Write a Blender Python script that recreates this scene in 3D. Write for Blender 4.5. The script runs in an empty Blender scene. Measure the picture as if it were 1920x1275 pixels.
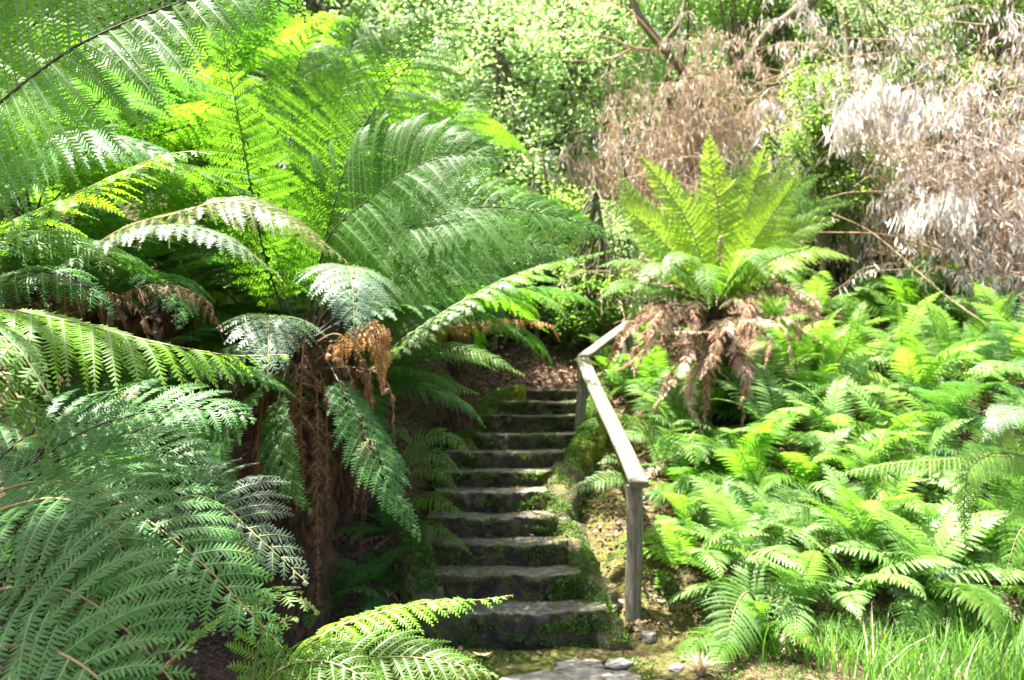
import bpy, math, random
import numpy as np
from mathutils import Vector, noise as mnoise

SC = bpy.context.scene
COL = SC.collection
R = math.radians

# ------------------------------------------------------------------ camera
F_PX, HORIZON_OFF, EYE = 1464.0, 97.5, 1.73
PITCH = math.atan(HORIZON_OFF / F_PX)
cam_d = bpy.data.cameras.new('camera')
cam_d.sensor_width = 36.0
cam_d.lens = 36.0 * F_PX / 1920.0
cam_d.clip_start, cam_d.clip_end = 0.05, 500.0
cam_d.dof.use_dof = True
cam_d.dof.focus_distance = 2.4
cam_d.dof.aperture_fstop = 3.4
cam = bpy.data.objects.new('camera', cam_d)
cam.location = (0, 0, EYE)
cam.rotation_euler = (math.pi / 2 + PITCH, 0, 0)
COL.objects.link(cam)
SC.camera = cam

# ------------------------------------------------------------------ light
SUN_DIR = Vector((-0.27, 0.05, 0.85)).normalized()       # from the scene towards the sun
world = bpy.data.worlds.new('World')
SC.world = world
world.use_nodes = True
wn = world.node_tree.nodes
sky = wn.new('ShaderNodeTexSky')
sky.sky_type = 'NISHITA'
sky.sun_disc = False
sky.sun_elevation = math.asin(SUN_DIR.z)
sky.sun_rotation = math.atan2(SUN_DIR.x, SUN_DIR.y)
sky.dust_density = 4.0
sky.air_density = 0.6
sky.ozone_density = 0.3
world.node_tree.links.new(sky.outputs[0], wn['Background'].inputs[0])
wn['Background'].inputs[1].default_value = 0.09
sun_d = bpy.data.lights.new('sun', 'SUN')
sun_d.energy = 5.0
sun_d.angle = R(0.5)
sun_d.color = (1.0, 0.96, 0.90)
sun = bpy.data.objects.new('sun', sun_d)
sun.rotation_euler = SUN_DIR.to_track_quat('Z', 'Y').to_euler()
COL.objects.link(sun)
SC.view_settings.view_transform = 'Standard'
SC.view_settings.look = 'None'
SC.view_settings.exposure = 2.75
SC.view_settings.gamma = 1.0
SC.render.engine = 'CYCLES'
cy = SC.cycles
cy.max_bounces = 8
cy.diffuse_bounces = 4
cy.glossy_bounces = 2
cy.transmission_bounces = 5
cy.transparent_max_bounces = 4
cy.caustics_reflective = cy.caustics_refractive = False
cy.use_denoising = True
cy.sample_clamp_indirect = 6.0

# ------------------------------------------------------------------ helpers
rng = np.random.default_rng(7)
random.seed(7)
CT, ST = math.cos(PITCH), math.sin(PITCH)


def at(px, py, d):
    """a point seen at a place of the photograph, d metres ahead"""
    dx, dy = (px - 960.0) / F_PX, -(py - 637.5) / F_PX
    ry, rz = CT - dy * ST, ST + dy * CT
    t = d / ry
    return np.array([dx * t, d, EYE + rz * t])


def tag(o, label=None, cat=None, group=None, kind=None):
    if label: o['label'] = label
    if cat: o['category'] = cat
    if group: o['group'] = group
    if kind: o['kind'] = kind
    return o


def thing(name, loc, label, cat, group=None):
    o = bpy.data.objects.new(name, None)
    o.empty_display_size = 0.1
    o.location = [float(v) for v in loc]
    COL.objects.link(o)
    return tag(o, label, cat, group)


class MB:
    """collects quads and triangles, links them as one mesh object"""

    def __init__(self):
        self.v, self.q, self.t, self.qm, self.tm, self.n = [], [], [], [], [], 0

    def add(self, v, q=None, t=None, m=0):
        v = np.asarray(v, float).reshape(-1, 3)
        if q is not None and len(q):
            q = np.asarray(q, int).reshape(-1, 4) + self.n
            self.q.append(q); self.qm.append(np.full(len(q), m))
        if t is not None and len(t):
            t = np.asarray(t, int).reshape(-1, 3) + self.n
            self.t.append(t); self.tm.append(np.full(len(t), m))
        self.v.append(v); self.n += len(v)

    def quads(self, v4, m=0):
        v4 = np.asarray(v4, float).reshape(-1, 3)
        self.add(v4, np.arange(len(v4)).reshape(-1, 4), m=m)

    def mesh(self, name, mats, origin=(0, 0, 0), smooth=False):
        me = bpy.data.meshes.new(name)
        v = np.concatenate(self.v) - np.asarray(origin, float)
        q = np.concatenate(self.q) if self.q else np.zeros((0, 4), int)
        t = np.concatenate(self.t) if self.t else np.zeros((0, 3), int)
        me.vertices.add(len(v)); me.vertices.foreach_set('co', v.ravel())
        me.loops.add(q.size + t.size)
        me.loops.foreach_set('vertex_index', np.concatenate([q.ravel(), t.ravel()]))
        me.polygons.add(len(q) + len(t))
        st = np.concatenate([np.arange(len(q)) * 4, q.size + np.arange(len(t)) * 3])
        me.polygons.foreach_set('loop_start', st)
        mi = np.concatenate(([np.concatenate(self.qm)] if self.qm else []) + ([np.concatenate(self.tm)] if self.tm else []))
        me.polygons.foreach_set('material_index', mi.astype(np.int32))
        if smooth is not False:
            sm = np.ones(len(mi), bool) if smooth is True else np.isin(mi, smooth)
            me.polygons.foreach_set('use_smooth', sm)
        for m in (mats if isinstance(mats, (list, tuple)) else [mats]):
            me.materials.append(m)
        me.update(calc_edges=True)
        return me

    def build(self, name, mats, parent=None, origin=(0, 0, 0), smooth=False):
        o = bpy.data.objects.new(name, self.mesh(name, mats, origin, smooth))
        COL.objects.link(o)
        if parent is not None: o.parent = parent
        return o


def spline(pts, n):
    """Catmull-Rom through pts, resampled evenly to n points"""
    p = np.asarray(pts, float)
    p = np.vstack([2 * p[0] - p[1], p, 2 * p[-1] - p[-2]])
    out = []
    for i in range(1, len(p) - 2):
        u = np.linspace(0, 1, 14, endpoint=False)[:, None]
        a, b, c, d = p[i - 1], p[i], p[i + 1], p[i + 2]
        out.append(0.5 * ((2 * b) + (c - a) * u + (2 * a - 5 * b + 4 * c - d) * u ** 2 + (3 * b - a - 3 * c + d) * u ** 3))
    s = np.vstack(out + [p[-2:-1]])
    L = np.concatenate([[0], np.cumsum(np.linalg.norm(np.diff(s, axis=0), axis=1))])
    t = np.linspace(0, L[-1], n)
    return np.stack([np.interp(t, L, s[:, k]) for k in range(3)], 1), L[-1]


def unit(a):
    return a / np.maximum(np.linalg.norm(a, axis=-1, keepdims=True), 1e-9)


def tube(mb, pts, radii, sides=6, m=0, cap=True):
    pts = np.asarray(pts, float); n = len(pts)
    radii = np.broadcast_to(np.asarray(radii, float), (n,))
    T = unit(np.gradient(pts, axis=0))
    ref = np.array([0.3, 0.9, 0.2]) if abs(T[0] @ np.array([0, 0, 1.0])) > 0.8 else np.array([0, 0, 1.0])
    A = unit(np.cross(T, ref)); B = np.cross(T, A)
    an = np.arange(sides) * 2 * math.pi / sides
    ring = pts[:, None] + radii[:, None, None] * (np.cos(an)[None, :, None] * A[:, None] + np.sin(an)[None, :, None] * B[:, None])
    i = np.arange(n - 1)[:, None] * sides; j = np.arange(sides)[None]
    q = np.stack([i + j, i + (j + 1) % sides, i + sides + (j + 1) % sides, i + sides + j], -1).reshape(-1, 4)
    mb.add(ring.reshape(-1, 3), q, m=m)
    if cap:
        for e in (0, n - 1):
            mb.add(np.vstack([ring[e], pts[e:e + 1]]), None, [(k, (k + 1) % sides, sides) for k in range(sides)], m=m)


# ------------------------------------------------------------------ materials
def node_mat(name):
    m = bpy.data.materials.new(name)
    m.use_nodes = True
    nt = m.node_tree
    nt.nodes.clear()
    out = nt.nodes.new('ShaderNodeOutputMaterial')
    return m, nt, out


def mixrgb(nt, fac, a, b, blend='MIX'):
    n = nt.nodes.new('ShaderNodeMix'); n.data_type = 'RGBA'; n.blend_type = blend
    for key, val in ((0, fac), (6, a), (7, b)):
        if isinstance(val, (int, float)): n.inputs[key].default_value = val
        elif isinstance(val, (tuple, list)): n.inputs[key].default_value = (*val[:3], 1)
        else: nt.links.new(val, n.inputs[key])
    return n.outputs[2]


def mathn(nt, op, a, b=0.0, c=None):
    n = nt.nodes.new('ShaderNodeMath'); n.operation = op
    for k, val in enumerate((a, b) if c is None else (a, b, c)):
        if isinstance(val, (int, float)): n.inputs[k].default_value = val
        else: nt.links.new(val, n.inputs[k])
    return n.outputs[0]


def noise_fac(nt, scale, lo=0.35, hi=0.65, detail=4.0, coord='Object', stretch=None):
    tc = nt.nodes.new('ShaderNodeTexCoord')
    nz = nt.nodes.new('ShaderNodeTexNoise'); nz.inputs['Scale'].default_value = scale; nz.inputs['Detail'].default_value = detail
    src = tc.outputs[coord]
    if stretch:
        mp = nt.nodes.new('ShaderNodeMapping'); mp.inputs['Scale'].default_value = stretch
        nt.links.new(src, mp.inputs[0]); src = mp.outputs[0]
    nt.links.new(src, nz.inputs['Vector'])
    mr = nt.nodes.new('ShaderNodeMapRange'); mr.inputs[1].default_value = lo; mr.inputs[2].default_value = hi
    nt.links.new(nz.outputs['Fac'], mr.inputs[0])
    return mr.outputs[0]


def leaf_mat(name, a, b, trans, rough=0.4, tfac=0.4, spec=0.5, vary=0.35, under=None, damage=0.0):
    """thin leaf: reflecting colours a..b by leaflet, translucent with colour trans"""
    m, nt, out = node_mat(name)
    N, L = nt.nodes, nt.links
    geo = N.new('ShaderNodeNewGeometry'); oi = N.new('ShaderNodeObjectInfo')
    col = mixrgb(nt, geo.outputs['Random Per Island'], a, b)
    cl = noise_fac(nt, 1.6, .3, .7, 2.0)
    col = mixrgb(nt, cl, mixrgb(nt, 1.0, col, (.62, .70, .70), 'MULTIPLY'), mixrgb(nt, 1.0, col, (1.2, 1.2, 1.2), 'MULTIPLY'))
    if damage:
        dm = noise_fac(nt, 5.5, .62, .72, 3.0)
        col = mixrgb(nt, mathn(nt, 'MULTIPLY', dm, mathn(nt, 'MULTIPLY', geo.outputs['Random Per Island'], damage)), col, (.22, .13, .05))
    if under:
        col = mixrgb(nt, geo.outputs['Backfacing'], col, under)
    mr = N.new('ShaderNodeMapRange'); mr.inputs[3].default_value = 1 - vary; mr.inputs[4].default_value = 1 + vary
    L.new(oi.outputs['Random'], mr.inputs[0])
    cb = N.new('ShaderNodeCombineColor')
    for k in range(3): L.new(mr.outputs[0], cb.inputs[k])
    col = mixrgb(nt, 1.0, col, cb.outputs[0], 'MULTIPLY')
    tcol = mixrgb(nt, 1.0, trans, cb.outputs[0], 'MULTIPLY')
    p = N.new('ShaderNodeBsdfPrincipled')
    L.new(col, p.inputs['Base Color'])
    p.inputs['Roughness'].default_value = rough
    p.inputs['Specular IOR Level'].default_value = spec
    tr = N.new('ShaderNodeBsdfTranslucent'); L.new(tcol, tr.inputs['Color'])
    mx = N.new('ShaderNodeMixShader'); mx.inputs[0].default_value = tfac
    L.new(p.outputs[0], mx.inputs[1]); L.new(tr.outputs[0], mx.inputs[2])
    L.new(mx.outputs[0], out.inputs[0])
    return m


def solid_mat(name, cols, scale=8.0, rough=0.8, bump=0.3, bscale=40.0, stretch=None, spec=0.3, lo=0.35, hi=0.65):
    m, nt, out = node_mat(name)
    N, L = nt.nodes, nt.links
    col = cols[0]
    for k, c in enumerate(cols[1:]):
        col = mixrgb(nt, noise_fac(nt, scale * (1 + 1.7 * k), lo, hi, stretch=stretch), col, c)
    p = N.new('ShaderNodeBsdfPrincipled')
    if isinstance(col, tuple): p.inputs['Base Color'].default_value = (*col, 1)
    else: L.new(col, p.inputs['Base Color'])
    p.inputs['Roughness'].default_value = rough
    p.inputs['Specular IOR Level'].default_value = spec
    if bump:
        bp = N.new('ShaderNodeBump'); bp.inputs['Strength'].default_value = bump; bp.inputs['Distance'].default_value = 0.02
        L.new(noise_fac(nt, bscale, 0, 1, 6.0, stretch=stretch), bp.inputs['Height'])
        L.new(bp.outputs[0], p.inputs['Normal'])
    L.new(p.outputs[0], out.inputs[0])
    return m


M = {}
M['fern'] = leaf_mat('fern_green', (.052, .118, .012), (.088, .170, .018), (.21, .50, .022), .55, .48, .18, .25, damage=.9)
M['fern_young'] = leaf_mat('fern_young_green', (.12, .26, .014), (.18, .35, .018), (.29, .62, .018), .5, .45, .3, .2)
M['fern_deep'] = leaf_mat('fern_deep_green', (0.042, 0.125, 0.028), (0.07, 0.18, 0.040), (0.125, 0.32, 0.035), .5, .36, .22, .25, damage=.9)
M['fern_grey'] = leaf_mat('fern_grey_green', (0.096, 0.15, 0.09), (0.156, 0.222, 0.144), (0.168, 0.288, 0.084), .5, .3, .35, .15, damage=.9)
M['fern_pale'] = leaf_mat('fern_pale_green', (.125, .23, .055), (.19, .31, .085), (.26, .50, .07), .48, .4, .35, .2, damage=.9)
M['fern_lime'] = leaf_mat('fern_lime_green', (.11, .225, .022), (.17, .30, .032), (.27, .55, .04), .5, .45, .3, .2, damage=.9)
M['fern_bronze'] = leaf_mat('fern_bronze_green', (0.108, 0.135, 0.027), (0.171, 0.153, 0.045), (0.27, 0.324, 0.054), .42, .4, .4, .1, damage=.9)
M['fern_dead'] = leaf_mat('fern_dead_brown', (.07, .035, .018), (.23, .12, .055), (.2, .1, .04), .6, .3, .3, .3)
M['fern_tan'] = leaf_mat('fern_dead_tan', (.38, .25, .15), (.66, .49, .35), (.5, .33, .19), .6, .3, .3, .2)
M['fern_shaded'] = leaf_mat('fern_green_shaded', (.036, .10, .010), (.062, .148, .015), (.14, .40, .02), .55, .45, .18, .2, damage=.6)  # deeper copy of the fern green; weaker sun on drooping fronds put into colour
M['fern_golden'] = leaf_mat('fern_golden_green', (.15, .25, .02), (.23, .33, .03), (.38, .60, .04), .5, .48, .25, .12, damage=.6)
M['fern_grey_shaded'] = leaf_mat('fern_grey_green_shaded', (.05, .075, .045), (.08, .115, .07), (.09, .15, .05), .6, .3, .2, .15)  # darker grey green; the shade on one low frond is put into its colour
M['fern_orange'] = leaf_mat('fern_dead_orange', (.26, .11, .03), (.48, .24, .08), (.42, .2, .05), .6, .35, .3, .1)
M['stalk_dark'] = solid_mat('stalk_dark', [(.018, .014, .012), (.05, .045, .02)], 6, .5, 0)
M['stalk_tan'] = solid_mat('stalk_tan', [(.25, .17, .07), (.16, .16, .05)], 6, .5, 0)
M['stalk_green'] = solid_mat('stalk_green', [(.12, .16, .04), (.17, .13, .05)], 6, .5, 0)
M['stalk_dead'] = solid_mat('stalk_dead', [(.12, .06, .03), (.2, .11, .05)], 6, .7, 0)
M['rib'] = solid_mat('rib_pale', [(.10, .17, .05)], 6, .5, 0)
M['rib_dead'] = solid_mat('rib_dead', [(.3, .17, .08)], 6, .6, 0)
M['trunk_fibre'] = solid_mat('trunk_fibre', [(.05, .028, .016), (.13, .075, .04), (.025, .016, .012)], 14, .95, 1.0, 60, (1, 1, .25))

# ------------------------------------------------------------------ ground shape
_by = np.array([-100, 4.9, 5.45, 8.9, 9.6, 11.0, 16, 30, 60, 100.])
_bz = np.array([0, 0, 0.02, 1.58, 1.80, 2.68, 5.0, 10.0, 16, 18.])


def smooth(a, b, x):
    t = np.clip((x - a) / (b - a), 0, 1)
    return t * t * (3 - 2 * t)


def ground_z(x, y):
    x = np.asarray(x, float); y = np.asarray(y, float)
    z = np.interp(y, _by, _bz)
    up = smooth(5.0, 7.0, y)
    z = z + 0.11 * np.maximum(x - 1.2, 0) * up * smooth(60, 8, x) + 0.16 * smooth(1.2, 3, x) * up
    z = z + (0.32 * smooth(-0.55, -1.3, x) * smooth(6.0, 7.5, y)) + 0.12 * np.minimum(np.maximum(-x - 1.2, 0), 12) * smooth(4.0, 7.0, y)
    z = z - 0.13 * smooth(5.3, 5.7, y) * smooth(9.3, 8.8, y) * smooth(-1.0, -.6, x) * smooth(0.95, .6, x)
    z = z + 0.035 * np.sin(x * 3.1 + y * 1.7) * np.cos(y * 2.9 - x) * smooth(5.0, 6.5, y) + 0.012 * np.sin(7.3 * x + 2 * y) * np.sin(6.1 * y)
    return z


def ground_at(px, py, d0=3.0, d1=40.0):
    """where the line of sight through a place of the photograph meets the ground"""
    d = np.linspace(d0, d1, 1500)
    p = np.array([at(px, py, v) for v in (d0, d1)])
    pts = p[0] + (p[1] - p[0]) * ((d - d0) / (d1 - d0))[:, None]
    hit = np.nonzero(pts[:, 2] <= ground_z(pts[:, 0], pts[:, 1]))[0]
    k = hit[0] if len(hit) else len(d) - 1
    q = pts[k].copy(); q[2] = ground_z(q[0], q[1])
    return q


def grid_axis(lo, hi, core_lo, core_hi, step):
    core = np.arange(core_lo, core_hi + step / 2, step)
    left = core_lo - np.cumsum(np.geomspace(step, (core_lo - lo) / 6, 24))
    right = core_hi + np.cumsum(np.geomspace(step, (hi - core_hi) / 6, 24))
    return np.concatenate([left[::-1], core, right])


gx = grid_axis(-80, 80, -4, 7, .07); gy = grid_axis(-40, 100, 3.2, 11.5, .07)
X, Y = np.meshgrid(gx, gy)
Z = ground_z(X, Y) + rng.normal(0, .008, X.shape) * (Y > 4)
gm = MB()
nx, ny = len(gx), len(gy)
i = (np.arange(ny - 1)[:, None] * nx + np.arange(nx - 1)[None]).ravel()
gm.add(np.stack([X, Y, Z], -1).reshape(-1, 3), np.stack([i, i + 1, i + nx + 1, i + nx], 1))


def ground_mat():
    m, nt, out = node_mat('soil_moss')
    N, L = nt.nodes, nt.links
    soil = mixrgb(nt, noise_fac(nt, 5), (.03, .02, .014), (.08, .05, .032))
    soil = mixrgb(nt, noise_fac(nt, 26, .5, .62), soil, (.15, .09, .055))
    soil = mixrgb(nt, noise_fac(nt, 60, .55, .66), soil, (.22, .15, .10))
    moss = mixrgb(nt, noise_fac(nt, 18), (.045, .055, .012), (.13, .125, .03))
    tc = N.new('ShaderNodeTexCoord'); sx = N.new('ShaderNodeSeparateXYZ'); L.new(tc.outputs['Object'], sx.inputs[0])
    # moss grows on the worn strip in front of the stair and beside it
    a = N.new('ShaderNodeMapRange'); a.inputs[1].default_value = 9.4; a.inputs[2].default_value = 8.0; L.new(sx.outputs[1], a.inputs[0])
    b = N.new('ShaderNodeMapRange'); b.inputs[1].default_value = 1.7; b.inputs[2].default_value = .7; L.new(sx.outputs[0], b.inputs[0])
    e_ = N.new('ShaderNodeMapRange'); e_.inputs[1].default_value = -1.1; e_.inputs[2].default_value = -.3; L.new(sx.outputs[0], e_.inputs[0])
    f = mathn(nt, 'MULTIPLY', mathn(nt, 'MULTIPLY', mathn(nt, 'MULTIPLY', a.outputs[0], e_.outputs[0]), b.outputs[0]), noise_fac(nt, 3.2, .32, .50))
    col = mixrgb(nt, f, soil, moss)
    p = N.new('ShaderNodeBsdfPrincipled'); L.new(col, p.inputs['Base Color']); p.inputs['Roughness'].default_value = .95
    p.inputs['Specular IOR Level'].default_value = .15
    bp = N.new('ShaderNodeBump'); bp.inputs['Strength'].default_value = .9; bp.inputs['Distance'].default_value = .03
    L.new(noise_fac(nt, 45, 0, 1, 8), bp.inputs['Height']); L.new(bp.outputs[0], p.inputs['Normal'])
    L.new(p.outputs[0], out.inputs[0])
    return m


tag(gm.build('ground', ground_mat(), smooth=True), kind='structure', label='brown leaf littered hillside with mossy patches around the steps')

# ------------------------------------------------------------------ the stair
STEPS = [  # left px, right px, py of the front edge
    (772, 1142, 1148), (800, 1090, 1077), (803, 1062, 1019), (800, 1040, 969), (815, 1026, 921), (815, 1035, 883),
    (835, 1062, 846), (872, 1082, 812), (893, 1100, 777), (922, 1108, 750), (945, 1120, 729)]
STEP_D = [5.40 + .34 * k for k in range(11)]


def stone_mat():
    m, nt, out = node_mat('mossy_stone')
    N, L = nt.nodes, nt.links
    base = mixrgb(nt, noise_fac(nt, 5), (.022, .018, .015), (.075, .062, .05))
    base = mixrgb(nt, noise_fac(nt, 9, .58, .72, stretch=(1, 1, .35)), base, (.12, .105, .09))
    oi = N.new('ShaderNodeObjectInfo'); mr = N.new('ShaderNodeMapRange'); mr.inputs[3].default_value = .7; mr.inputs[4].default_value = 1.25
    L.new(oi.outputs['Random'], mr.inputs[0]); cb = N.new('ShaderNodeCombineColor')
    for k in range(3): L.new(mr.outputs[0], cb.inputs[k])
    geo = N.new('ShaderNodeNewGeometry'); sx = N.new('ShaderNodeSeparateXYZ'); L.new(geo.outputs['Normal'], sx.inputs[0])
    top = N.new('ShaderNodeMapRange'); top.inputs[1].default_value = .75; top.inputs[2].default_value = .95; L.new(sx.outputs[2], top.inputs[0])
    worn = mixrgb(nt, noise_fac(nt, 14), (.15, .13, .112), (.29, .255, .23))          # trodden stone on the treads
    base = mixrgb(nt, mathn(nt, 'MULTIPLY', top.outputs[0], noise_fac(nt, 3, .3, .5)), base, worn)
    base = mixrgb(nt, 1.0, base, cb.outputs[0], 'MULTIPLY')
    moss = mixrgb(nt, noise_fac(nt, 30), (.03, .045, .008), (.13, .15, .02))
    at_ = N.new('ShaderNodeAttribute'); at_.attribute_name = 'edge'
    mf = mathn(nt, 'ADD', mathn(nt, 'MULTIPLY', noise_fac(nt, 11, .46, .58), .9), mathn(nt, 'MULTIPLY', at_.outputs['Fac'], .9))
    mf = mathn(nt, 'MULTIPLY', mathn(nt, 'MINIMUM', mf, 1.0), noise_fac(nt, 70, .38, .56))
    col = mixrgb(nt, mf, base, moss)
    p = N.new('ShaderNodeBsdfPrincipled'); L.new(col, p.inputs['Base Color']); p.inputs['Roughness'].default_value = .85
    p.inputs['Specular IOR Level'].default_value = .25
    bp = N.new('ShaderNodeBump'); bp.inputs['Strength'].default_value = .9; bp.inputs['Distance'].default_value = .02
    L.new(noise_fac(nt, 48, 0.2, .8, 10), bp.inputs['Height']); L.new(bp.outputs[0], p.inputs['Normal'])
    L.new(p.outputs[0], out.inputs[0])
    return m


M['stone'] = stone_mat()
M['moss'] = solid_mat('moss_cushion', [(.06, .07, .014), (.18, .18, .028), (.04, .034, .02), (.12, .10, .07)], 6, 1.0, 1.0, 55, None, .1)
M['moss_bright'] = solid_mat('moss_golden', [(.12, .14, .016), (.24, .23, .03), (.06, .065, .015)], 7, 1.0, 1.0, 55, None, .1)
M['tiny_leaf'] = leaf_mat('tiny_leaf_green', (.05, .10, .02), (.12, .2, .03), (.14, .28, .03), .5, .3, .3, .1)

stair_base = at(957, 1205, 5.4); stair_base[2] = 0
stair = thing('stone_staircase', stair_base, 'old mossy stone staircase of eleven worn steps climbing the slope', 'staircase')
STEP_GEO = []
zprev = 0.0
for k, ((xl, xr, py), d) in enumerate(zip(STEPS, STEP_D)):
    a, b = at(xl, py, d), at(xr, py, d)
    z = float(a[2]); h = z - zprev
    n = 90
    xs = np.linspace(a[0], b[0], n)
    prof = [(.035, -h - .12), (.03, -h), (.02, -h * .75), (.014, -h * .5), (.006, -h * .28), (0, -.03), (.004, -.012), (.018, -.002), (.05, 0), (.11, .002), (.2, .0), (.28, -.002), (.44, -.003), (.46, -.3)]
    V = np.zeros((n, len(prof), 3)); E = np.zeros((n, len(prof)))
    for i_, x in enumerate(xs):
        wob = .035 * mnoise.noise(Vector((x * (1.2 + .5 * (k % 3)), k * 7.3, 0))) + .022 * mnoise.noise(Vector((x * 8, k * 3.3, 4))) + .012 * mnoise.noise(Vector((x * 21, k * 3.3, 4)))
        dip = -.014 * (1 - ((x - (a[0] + b[0]) / 2) / ((b[0] - a[0]) / 2)) ** 2) + .012 * mnoise.noise(Vector((x * 3, k, 9)))
        for j, (py_, pz_) in enumerate(prof):
            r = mnoise.noise(Vector((x * 9, k * 5 + py_ * 9, pz_ * 14)))
            r2 = mnoise.noise(Vector((x * 23, k * 5 + py_ * 23, pz_ * 30)))
            V[i_, j] = (x, d + py_ + wob + (0.036 * r + .02 * r2 if j < 7 else 0), z + pz_ + (dip if j > 3 else 0) + (.005 * r2 if j > 5 else 0))
            E[i_, j] = max(0, 1 - min(x - a[0], b[0] - x) / .22)
    mb = MB(); m_ = len(prof)
    ii = (np.arange(n - 1)[:, None] * m_ + np.arange(m_ - 1)[None]).ravel()
    mb.add(V.reshape(-1, 3), np.stack([ii, ii + m_, ii + m_ + 1, ii + 1], 1))
    for e in (0, n - 1):
        mb.add(np.vstack([V[e], [[V[e, 0, 0], d + .3, z - .1]]]), None, [(j, j + 1, m_) for j in range(m_ - 1)])
    o = mb.build('step', M['stone'], stair, stair_base, smooth=True)
    at_ = o.data.attributes.new('edge', 'FLOAT', 'POINT')
    ev = np.concatenate([E.ravel(), np.ones(2 * (m_ + 1))])
    at_.data.foreach_set('value', ev)
    STEP_GEO.append((a[0], b[0], d, z, h))
    zprev = z
tag(stair.children[0], label='lowest and widest step thick with moss')
tag(stair.children[10], label='topmost step below the leaf litter bank')


def lumpy(center, size, seed, mat, name, parent=None, label=None, cat=None, res=26, amp=.22, freq=2.2, rot=0., flat=0.):
    """a rough boulder or cushion"""
    mb = MB()
    u = np.linspace(0, 2 * math.pi, res, endpoint=False); v = np.linspace(.04, math.pi - .04, res // 2)
    pts = []
    for vv in v:
        for uu in u:
            p = Vector((math.sin(vv) * math.cos(uu), math.sin(vv) * math.sin(uu), math.cos(vv)))
            p = Vector((math.copysign(abs(p.x) ** .75, p.x), math.copysign(abs(p.y) ** .75, p.y), math.copysign(abs(p.z) ** .75, p.z)))
            f = 1 + amp * mnoise.noise(p * freq + Vector((seed, 0, 0))) + amp * .5 * mnoise.noise(p * freq * 2.7 + Vector((seed, 5, 0)))
            z = p.z * f
            if flat and z > flat: z = flat + (z - flat) * .25
            x_, y_ = p.x * f * size[0], p.y * f * size[1]
            pts.append((center[0] + x_ * math.cos(rot) - y_ * math.sin(rot), center[1] + x_ * math.sin(rot) + y_ * math.cos(rot), center[2] + z * size[2]))
    nv = len(v)
    q = [(i * res + j, i * res + (j + 1) % res, (i + 1) * res + (j + 1) % res, (i + 1) * res + j) for i in range(nv - 1) for j in range(res)]
    mb.add(pts, [(a, d, c, b) for a, b, c, d in q])
    top = np.mean(pts[:res], 0); bot = np.mean(pts[-res:], 0)
    mb.add(pts[:res] + [top], None, [(j, (j + 1) % res, res) for j in range(res)])
    mb.add(pts[-res:] + [bot], None, [((j + 1) % res, j, res) for j in range(res)])
    org = (center[0], center[1], center[2] - size[2]) if parent is None else parent.location
    o = mb.build(name, mat, parent, org, smooth=True)
    if parent is None:
        o.location = org
        tag(o, label, cat)
    return o


KERB_PTS = []


def kerb(name, pts, w, h, label, mats, seed):
    """a mossy kerb swept along pts (top line)"""
    sp, L = spline(pts, 90)
    sp = sp - np.array([0, 0, .05])
    T = unit(np.gradient(sp, axis=0)); B = unit(np.cross(T, [0, 0, 1.])); mb = MB()
    if seed > 2: B = -B
    KERB_PTS.append((sp, B, w, h))
    prof = [(-.5, -1.), (-.52, -.5), (-.5, -.2), (-.42, -.05), (-.2, .0), (0, .0), (.2, -.02), (.42, -.12), (.55, -.35), (.62, -.65), (.66, -1.)]
    V = []
    for i_ in range(len(sp)):
        for (a, b) in prof:
            p = sp[i_] + B[i_] * (a * w) + np.array([0, 0, b * h])
            nz = mnoise.noise(Vector(p * 5) + Vector((seed, 0, 0))); nz2 = mnoise.noise(Vector(p * 14) + Vector((seed, 3, 0)))
            V.append(p + (B[i_] * np.sign(a) * (.09 * nz + .04 * nz2) if abs(a) > .1 else 0) + np.array([0, 0, (.07 * nz + .04 * nz2)]))
    m_ = len(prof); ii = (np.arange(len(sp) - 1)[:, None] * m_ + np.arange(m_ - 1)[None]).ravel()
    mb.add(V, np.stack([ii, ii + 1, ii + m_ + 1, ii + m_] if seed < 3 else [ii, ii + m_, ii + m_ + 1, ii + 1], 1))
    for e in (0, (len(sp) - 1) * m_):
        mb.add(V[e:e + m_] + [np.mean(V[e:e + m_], 0)], None, [(j, j + 1, m_) for j in range(m_ - 1)])
    o = mb.build(name, mats, None, sp[0], smooth=True); o.location = sp[0]
    return tag(o, label, 'kerb', None, 'thing')


g = STEP_GEO
kerb('mossy_kerb', [(g[0][1] + .06, 5.36, .10), (g[1][1] + .10, 5.75, .33), (g[2][1] + .13, 6.1, .52), (g[3][1] + .12, 6.42, .68), (g[4][1] + .10, 6.8, .86), (g[5][1] + .10, 7.1, 1.02), (g[6][1] + .08, 7.45, 1.2)], .24, .5,
     'mossy stone kerb along the handrail side of the lower steps', M['moss'], 1)
kerb('mossy_kerb', [(g[6][1] + .10, 7.52, 1.2), (g[7][1] + .08, 7.8, 1.36), (g[8][1] + .07, 8.15, 1.54), (g[9][1] + .06, 8.5, 1.68), (g[10][1] + .06, 8.8, 1.8)], .2, .45,
     'golden mossed kerb behind the middle handrail post', M['moss_bright'], 2)
kerb('mossy_kerb', [(g[1][0] - .02, 5.62, .36), (g[1][0] - .06, 5.85, .52), (g[2][0] - .12, 6.1, .62), (g[3][0] - .1, 6.4, .74)], .24, .6,
     'thick moss covered kerb stone on the fern side of the lower steps', M['moss'], 3)
kerb('mossy_kerb', [(g[7][0] - .05, 7.7, 1.28), (g[8][0] - .06, 8.1, 1.50), (g[9][0] - .08, 8.45, 1.66), (g[10][0] + .04, 8.72, 1.80), (g[10][0] + .2, 8.8, 1.82)], .2, .4,
     'yellow mossed kerb rounding the left end of the top steps', M['moss_bright'], 4)

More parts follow.
